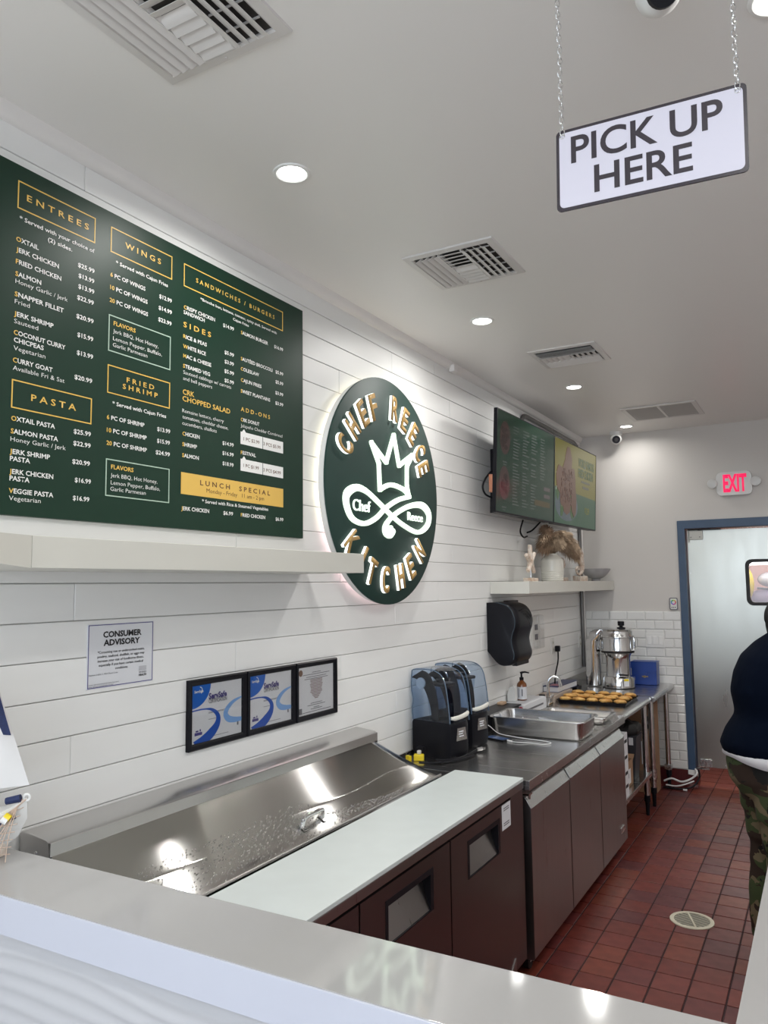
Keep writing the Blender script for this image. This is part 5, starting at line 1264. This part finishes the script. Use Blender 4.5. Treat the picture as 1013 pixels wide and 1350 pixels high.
obj('bottle', B().lathe([(.028, 0), (.033, .004), (.033, .095), (.030, .108), (.018, .122), (.012, .128), (.012, .134)], (-1.785, 5.00, ZB), 28), M_amber, t)
lb = obj('label', B().lathe([(.0335, .008), (.0335, .088)], (-1.785, 5.00, ZB), 28, cap=False), M_paper, t)
obj('label_print', B().box(-1.775, 4.9668, ZB+.03, -1.768, 4.9675, ZB+.075).box(-1.797, 4.9675, ZB+.02, -1.787, 4.9685, ZB+.08), M_inkg, lb)
obj('pump', B().lathe([(.014, .130), (.014, .148), (.006, .150), (.006, .172), (.010, .174), (.010, .184)], (-1.785, 5.00, ZB), 16).tube([(-1.785, 5.00, ZB+.180), (-1.765, 5.015, ZB+.182), (-1.742, 5.03, ZB+.176)], [.007, .006, .004], 8), M_black, t)
t = thing('white_bottle', 'white plastic bottle with slanted shoulder beside the soap bottle', 'bottle', (-1.80, 5.10, ZB))
obj('bottle', B().prism([(-1.850, ZB), (-1.795, ZB), (-1.795, ZB+.095), (-1.815, ZB+.100), (-1.836, ZB+.088), (-1.850, ZB+.05)], 'Y', 4.895, 4.945, bev=.006), M_plastic, t)
obj('cap', B().cyl((-1.806, 4.92, ZB+.094), (-1.806, 4.92, ZB+.104), .010, n=14), M_plastic, t)
t = thing('faucet', 'chrome gooseneck faucet with two handles behind the pans', 'faucet', (-1.655, 5.10, TZ))
fx, fy = -1.715, 5.34
obj('base', B().box(fx-.02, fy-.055, TZ, fx+.02, fy+.055, TZ+.018, bev=.008).cyl((fx, fy, TZ), (fx, fy, TZ+.05), .017, n=18), M_chrome, t)
obj('spout', B().tube(spline([(fx, fy, TZ+.04), (fx, fy, TZ+.14), (fx+.010, fy+.005, TZ+.180), (fx+.036, fy+.015, TZ+.198), (fx+.066, fy+.025, TZ+.184), (fx+.078, fy+.03, TZ+.150)], 6), .0105, 12), M_chrome, t)
obj('aerator', B().cyl((fx+.077, fy+.03, TZ+.152), (fx+.081, fy+.031, TZ+.126), .0125, n=14), M_chrome, t)
for s in (-1, 1): obj('tap_handle', B().cyl((fx, fy+s*.042, TZ+.015), (fx, fy+s*.042, TZ+.045), .012, n=14).tube([(fx, fy+s*.042, TZ+.045), (fx+.02, fy+s*.055, TZ+.068)], [.011, .007], 10), M_chrome, t)
obj('dark_cup', B().cyl((fx-.045, fy+.0, TZ), (fx-.045, fy+.0, TZ+.07), .018, .022, n=18), M_dark, t)
b = B().box(-1.85, 5.45, TZ, -1.712, 5.92, TZ+.045, bev=.002)
t = solo('ring_binder', b, mat('kraft_cover', (.50, .42, .36), .6), 'low pale brown carton lying behind the faucet', 'box')
t = thing('book', 'white book with navy cover lying on the pale brown carton', 'book', (-1.74, 5.9, TZ+.045))
R = Matrix.Rotation(radians(-2), 3, 'Z')
obj('pages', B().box(-1.845, 5.66, TZ+.048, -1.735, 6.10, TZ+.083, R=R), M_paper, t)
obj('cover', B().box(-1.848, 5.655, TZ+.083, -1.732, 6.105, TZ+.088, R=R).box(-1.848, 5.655, TZ+.045, -1.732, 6.105, TZ+.048, R=R), mat('navy_cover', (.02, .03, .12), .4), t)
obj('cover_print', B().box(-1.82, 5.70, TZ+.088, -1.75, 5.80, TZ+.0885, R=R), mat('cover_pink', (.45, .18, .22), .5), t)
solo('wallet', B().box(-1.835, 6.20, TZ, -1.755, 6.34, TZ+.02, bev=.006).ell((-1.79, 6.27, TZ+.022), (.035, .06, .014), 12, 6), M_black, 'black pouch lying near the wall beside the juicer', 'pouch')
# tray of pastries
def tray(x0, y0, x1, y1):
    def rr(i, z): return [(a, c, z) for a, c in rrect(x0+i, y0+i, x1-i, y1-i, .02, 5)]
    return B().loft([rr(.014, TZ), rr(.004, TZ+.020), rr(0, TZ+.0215), rr(.001, TZ+.023), rr(.006, TZ+.021), rr(.016, TZ+.004)])
solo('baking_tray', tray(-1.705, 5.475, -1.215, 5.915), M_black, 'black baking tray full of golden pastries on the work table', 'tray')
PN = ['far left', 'left of centre', 'middle', 'right of centre', 'far right']
first = None
for j, wh in enumerate(('front', 'second', 'third', 'back')):
    for i in range(5):
        cx, cyy = -1.648+i*.094, 5.535+j*.104
        rnd = random.Random(i*3+j*7); ph = rnd.random()*6
        up_ = TZ+.023+(.007 if j % 2 else 0)
        R = Matrix.Rotation(radians(rnd.uniform(-9, 9)), 3, 'Z') @ Matrix.Rotation(radians(-10), 3, 'X')
        solo('pastry', B().ell((cx+rnd.uniform(-.004, .004), cyy, up_), (.043, .072, .0175), 20, 12, R=R, f=lambda p: p*(1+.05*sin(p.x*160+ph)+.05*sin(p.y*75+ph*2))), M_seat,
             'golden pastry, %s one in the %s row of the black tray' % (wh, PN[i]), 'pastry', 'golden pastries on the black tray')
# juicer
jx, jy = -1.488, 6.47
t = thing('juicer', 'polished metal commercial juicer with black knob in the corner', 'juicer', (jx, jy, TZ))
obj('base', B().lathe([(.118, 0), (.126, .006), (.126, .080), (.118, .092), (.100, .096)], (jx, jy, TZ), 48), M_alu, t)
obj('base_gasket', B().cyl((jx, jy, TZ+.0005), (jx, jy, TZ+.007), .1275, n=40), M_dark, t)
obj('motor_body', B().lathe([(.098, .09), (.095, .12), (.095, .235), (.102, .262), (.120, .285)], (jx, jy, TZ), 48), M_alu, t)
obj('bowl', B().lathe([(.118, .282), (.127, .292), (.129, .300), (.127, .308), (.127, .400), (.131, .404), (.131, .412), (.122, .425), (.122, .452), (.112, .466), (.06, .472), (.0, .474)], (jx, jy, TZ), 48), M_alu, t)
obj('band', B().lathe([(.1285, .280), (.1305, .288), (.1285, .296)], (jx, jy, TZ), 48, cap=False), M_dark, t)
obj('pusher_knob', B().lathe([(.034, 0), (.034, .010), (.014, .014), (.014, .022), (.026, .026), (.027, .055), (.022, .060)], (jx+.035, jy, TZ+.470), 24), M_black, t)
obj('pulp_chute', B().loft([[(jx-.200+r*cos(a), jy+.055*sin(a), z) for a, r in [(2*pi*k/24, r0) for k in range(24)]] for r0, z in ((.062, TZ+.01), (.060, TZ+.37))]+[[(jx-.190+sx+.062*cos(2*pi*k/24), jy+.058*sin(2*pi*k/24), z) for k in range(24)] for sx, z in ((.025, TZ+.40), (.032, TZ+.44))]+[[(jx-.13+.05*cos(2*pi*k/24), jy+.05*sin(2*pi*k/24), TZ+.462) for k in range(24)]]), M_alu, t)
obj('clamp_arm', B().tube(spline([(jx+.118, jy-.03, TZ+.415), (jx+.138, jy-.035, TZ+.40), (jx+.140, jy-.035, TZ+.32), (jx+.118, jy-.03, TZ+.30)], 5), .007, 8), M_alu, t)
obj('clamp_arm', B().tube(spline([(jx-.118, jy-.06, TZ+.415), (jx-.134, jy-.065, TZ+.36), (jx-.118, jy-.06, TZ+.29)], 5), .006, 8), M_alu, t)
obj('spout', B().cyl((jx, jy-.09, TZ+.245), (jx, jy-.135, TZ+.235), .012, n=14), M_alu, t)
obj('switch', B().box(jx+.03, jy-.128, TZ+.108, jx+.10, jy-.09, TZ+.118, bev=.003), M_black, t)
s_ = obj('warning_label', B().box(jx+.065, jy-.1165, TZ+.025, jx+.108, jy-.113, TZ+.085, R=Matrix.Rotation(radians(38), 3, 'Z')), M_paper, t)
obj('label_yellow', B().box(jx+.067, jy-.118, TZ+.066, jx+.106, jy-.1165, TZ+.083, R=Matrix.Rotation(radians(38), 3, 'Z')), M_yellow, s_)
# blue box bag
t = thing('blue_case', 'small glossy royal blue case with brass clasp beside the juicer', 'case', (-1.338, 6.78, TZ))
obj('body', B().box(-1.436, 6.70, TZ, -1.234, 6.83, TZ+.185, bev=.010), M_bluebag, t)
fp = [(-1.438, TZ+.188), (-1.232, TZ+.188), (-1.232, TZ+.115), (-1.288, TZ+.108), (-1.313, TZ+.10), (-1.323, TZ+.075), (-1.343, TZ+.062), (-1.363, TZ+.075), (-1.373, TZ+.10), (-1.398, TZ+.13), (-1.438, TZ+.135)]
obj('flap', B().prism(fp, 'Y', 6.692, 6.700).box(-1.438, 6.692, TZ+.183, -1.232, 6.832, TZ+.191, bev=.003), M_bluebag, t)
obj('clasp', B().cyl((-1.328, 6.692, TZ+.070), (-1.328, 6.684, TZ+.070), .010, n=14).box(-1.350, 6.686, TZ+.066, -1.300, 6.691, TZ+.076, bev=.002), M_brass, t)

# ================================================================== KITCHEN BEYOND THE DOOR WINDOW
t = thing('storage_rack', 'steel shelf rack seen through the swing door window', 'rack', (-.35, 8.6, 0))
for z in (1.35, 2.2): obj('shelf', B().box(-1.0, 8.4, z, .6, 8.9, z+.03), M_steel, t)
for x in (-.98, .58):
    for y in (8.42, 8.88): obj('post', B().cyl((x, y, 0), (x, y, 2.3), .015, n=10), M_steel, t)
solo('yellow_cloth', B().ell((-.66, 8.35, 1.64), (.07, .05, .16), 14, 10), M_yellow, 'yellow apron hanging, seen through the left of the door window', 'apron')
solo('white_sacks', B().ell((-.44, 8.45, 1.68), (.13, .10, .075), 16, 10), M_shirt, 'white sacks seen through the swing door window', 'sacks')
solo('lilac_cloth', B().ell((-.46, 8.52, 1.50), (.21, .10, .095), 16, 10), mat('lilac', (.55, .48, .62), .7), 'lilac cloth heap seen through the swing door window', 'cloth')
solo('grey_pot', B().cyl((-.30, 8.22, 1.54), (-.30, 8.22, 1.60), .08, n=20).tube([(-.37, 8.22, 1.585), (-.56, 8.22, 1.60)], .010, 8), M_front, 'dark pan with handle seen through the swing door window', 'pan')
solo('white_shelf_board', B().box(-.66, 8.15, 1.82, -.2, 8.25, 1.85), mat('shelf_board_glow', (1, 1, 1), .5, emit=4, ecol=(1, 1, 1)), 'white shelf board with added glow seen at the top of the door window', 'light')  # white shelf edge, its brightness put in as glow
# ================================================================== PERSON (seen from behind, facing away to the right)
px_, py_ = -.235, 3.90
person = thing('person', 'person in navy sweatshirt and camouflage trousers standing at the right edge', 'person', (px_, py_, 0))
def skinned(name, joints, edges, m, parent, sub=2, vox=None):
    me = bpy.data.meshes.new(name); me.from_pydata([j[0] for j in joints], edges, []); o = link(bpy.data.objects.new(name, me))
    sk = o.modifiers.new('skin', 'SKIN'); sl = me.skin_vertices[0].data if me.skin_vertices else None
    if sl is None:
        bm = bmesh.new(); bm.from_mesh(me); bm.verts.layers.skin.verify(); bm.to_mesh(me); bm.free(); sl = me.skin_vertices[0].data
    for i, j in enumerate(joints):
        r = j[1]; sl[i].radius = r if isinstance(r, tuple) else (r, r); sl[i].use_root = (i == 0)
    o.modifiers.new('smooth', 'SUBSURF').levels = sub
    if vox:
        rm = o.modifiers.new('remesh', 'REMESH'); rm.mode = 'VOXEL'; rm.voxel_size = vox; rm.use_smooth_shade = True
    bpy.context.view_layer.update()
    dg = bpy.context.evaluated_depsgraph_get(); m2 = bpy.data.meshes.new_from_object(o.evaluated_get(dg)); m2.name = name
    bpy.data.objects.remove(o)
    off = worldloc(parent)
    for v in m2.vertices: v.co -= off
    m2.materials.clear(); m2.materials.append(m); m2.shade_smooth()
    r = link(bpy.data.objects.new(name, m2)); r.parent = parent; return r
# figure faces F, S = its left
F = Vector((.93, .37, 0)).normalized(); SD = Vector((-F.y, F.x, 0)); O = Vector((px_, py_, 0))
def P3(f, s, z): return tuple(O+F*f+SD*s+Vector((0, 0, z)))
J = [(P3(0, 0, .90), .12), (P3(.0, 0, 1.06), .115), (P3(.02, 0, 1.22), .115), (P3(.07, 0, 1.34), .07), (P3(.11, 0, 1.44), .042), (P3(.145, 0, 1.50), .05), (P3(.165, 0, 1.56), .085), (P3(.17, 0, 1.64), .075)]
E_ = [(i, i+1) for i in range(7)]
def limb(chain, root):
    k = len(J); prev = root
    for c in chain: J.append(c); E_.append((prev, len(J)-1)); prev = len(J)-1
    return prev
for s in (1, -1):
    limb([(P3(.02, s*.09, .84), .095), (P3(.01, s*.10, .66), .078), (P3(.0, s*.10, .48), .058), (P3(-.03, s*.10, .32), .05), (P3(-.04, s*.10, .10), .036), (P3(.0, s*.105, .05), .038), (P3(.12, s*.11, .035), .03)], 0)
    w_ = limb([(P3(.06, s*.13, 1.325), .05), (P3(.07, s*.20, 1.28), .048), (P3(.08, s*.24, 1.08), .042), (P3(.20, s*.22, .98), .034), (P3(.30, s*.19, .99), .026)], 3)
    hand = limb([(P3(.345, s*.19, .985), .022)], w_)
    for q in range(4):
        ds = (q-1.5)*.019; ln = (.072, .082, .076, .058)[q]
        limb([(P3(.375, s*.19+ds, .983), .0095), (P3(.375+ln*.45, s*.19+ds*1.1, .975), .009), (P3(.375+ln*.8, s*.19+ds*1.1, .955), .008), (P3(.375+ln*.95, s*.19+ds*1.1, .938), .007)], hand)
    limb([(P3(.34, s*.19-s*.030, .975), .010), (P3(.37, s*.19-s*.045, .965), .009), (P3(.395, s*.19-s*.045, .955), .008)], w_)
body = skinned('body', J, E_, M_skin, person)
# face details on the head
hc = O+F*.17+Vector((0, 0, 1.60))
fb = B()
fb.ell(hc+F*.088, (.014, .014, .020), 10, 8); obj('nose', fb, M_skin, person)
for s in (1, -1):
    obj('eye', B().ell(hc+F*.076+SD*s*.030+Vector((0, 0, .012)), .011, 10, 8), M_white, person)
    obj('ear', B().ell(hc+SD*s*.080+Vector((0, 0, 0)), (.016, .016, .028), 10, 8), M_skin, person)
obj('mouth', B().ell(hc+F*.078+Vector((0, 0, -.042)), (.012, .022, .006), 10, 6), mat('lips', (.10, .03, .028), .4), person)
hr = obj('hair', B().ell(hc+Vector((0, 0, .028))-F*.012, (.098, .098, .095), 20, 14), M_hair, person)
bun = B(); rnd = random.Random(1)
for k in range(7):
    a = k*.9; st = hc-F*.08+Vector((0, 0, .0))+SD*.035*sin(a)
    bun.tube(spline([st, st-F*.05+SD*.03*sin(a)-Vector((0, 0, .06)), st-F*.055+SD*.045*sin(a)-Vector((0, 0, .12)), st-F*.045+SD*.05*sin(a)-Vector((0, 0, .165+.02*rnd.random()))], 5), [.022]*5+[.020]*5+[.016]*5+[.012], 7)
obj('ponytail', bun, M_hair, hr)
# sweatshirt: torso loft + sleeves fused into one surface
def body_ring(f, z, rf, rs, n=28, tilt=0): return [tuple(O+F*(f+rf*cos(2*pi*k/n))+SD*(rs*sin(2*pi*k/n))+Vector((0, 0, z+tilt*cos(2*pi*k/n)))) for k in range(n)]
def fuse(b, name, m, vox=.011, sm=6):
    bmesh.ops.recalc_face_normals(b.bm, faces=b.bm.faces[:]); me = bpy.data.meshes.new(name); b.bm.to_mesh(me); b.bm.free()
    o = link(bpy.data.objects.new(name, me)); rm = o.modifiers.new('r', 'REMESH'); rm.mode = 'VOXEL'; rm.voxel_size = vox; rm.use_smooth_shade = True
    s = o.modifiers.new('s', 'SMOOTH'); s.iterations = sm; s.factor = .6
    bpy.context.view_layer.update(); dg = bpy.context.evaluated_depsgraph_get(); m2 = bpy.data.meshes.new_from_object(o.evaluated_get(dg)); bpy.data.objects.remove(o)
    off = worldloc(person)
    for v in m2.vertices: v.co -= off
    m2.materials.clear(); m2.materials.append(m); m2.shade_smooth(); m2.name = name
    r = link(bpy.data.objects.new(name, m2)); r.parent = person; return r
b = B()
b.loft([body_ring(.0, .905, .205, .215, tilt=-.0), body_ring(-.005, .95, .215, .225), body_ring(0, 1.01, .195, .21), body_ring(.01, 1.075, .160, .190), body_ring(.012, 1.10, .162, .190), body_ring(.012, 1.18, .175, .205), body_ring(.025, 1.26, .170, .21), body_ring(.045, 1.335, .155, .20), body_ring(.075, 1.395, .125, .155), body_ring(.10, 1.435, .095, .098), body_ring(.118, 1.465, .068, .068), body_ring(.125, 1.49, .062, .062)])
for s in (1, -1):
    b.tube(spline([P3(.05, s*.12, 1.33), P3(.06, s*.20, 1.29), P3(.07, s*.25, 1.19), P3(.085, s*.265, 1.08), P3(.14, s*.25, 1.01), P3(.21, s*.23, .985), P3(.27, s*.205, .985)], 4), [.085]*4+[.082]*4+[.072]*4+[.066]*4+[.062]*4+[.052]*4+[.045], 16)
fuse(b, 'sweatshirt', M_navy)
# white t-shirt tail below the sweatshirt
rows = [[], []]
for k in range(41):
    a = pi*.35+pi*1.3*k/40; dip = .035+.05*max(0, sin((k/40)*pi*1.15))
    rows[0].append(tuple(O+F*(.0+.205*cos(a))+SD*(.218*sin(a))+Vector((0, 0, .945)))); rows[1].append(tuple(O+F*(-.002+.208*cos(a))+SD*(.222*sin(a))+Vector((0, 0, .905-.045*max(0, cos(a-pi*1.62))))))
obj('tshirt_hem', B().grid(rows, .004), M_shirt, person, 180)
# trousers
b = B()
b.loft([body_ring(0, .73, .14, .17), body_ring(-.01, .80, .178, .20), body_ring(-.008, .88, .190, .205), body_ring(0, .96, .165, .185)])
for s in (1, -1):
    b.tube(spline([P3(-.01, s*.10, .86), P3(-.005, s*.105, .72), P3(.0, s*.105, .58), P3(.0, s*.105, .46), P3(-.02, s*.105, .33), P3(-.03, s*.105, .20), P3(-.03, s*.105, .085)], 5), [.125]*3+[.118]*5+[.102]*5+[.088]*5+[.080]*5+[.076]*4+[.072]*4, 20)
fuse(b, 'trousers', M_camo)
for s in (1, -1):
    sh = []
    for f_, w_, h_ in ((-.095, .030, .055), (-.07, .040, .085), (-.02, .043, .090), (.04, .045, .070), (.10, .048, .055), (.15, .040, .045), (.175, .020, .030)):
        sh.append([P3(f_, s*.11+w_*c_, z_) for c_, z_ in ((-1, .002), (-1.05, .02), (-.8, h_*.8), (0, h_), (.8, h_*.8), (1.05, .02), (1, .002))])
    obj('shoe', B().loft(sh), M_shoe, person)
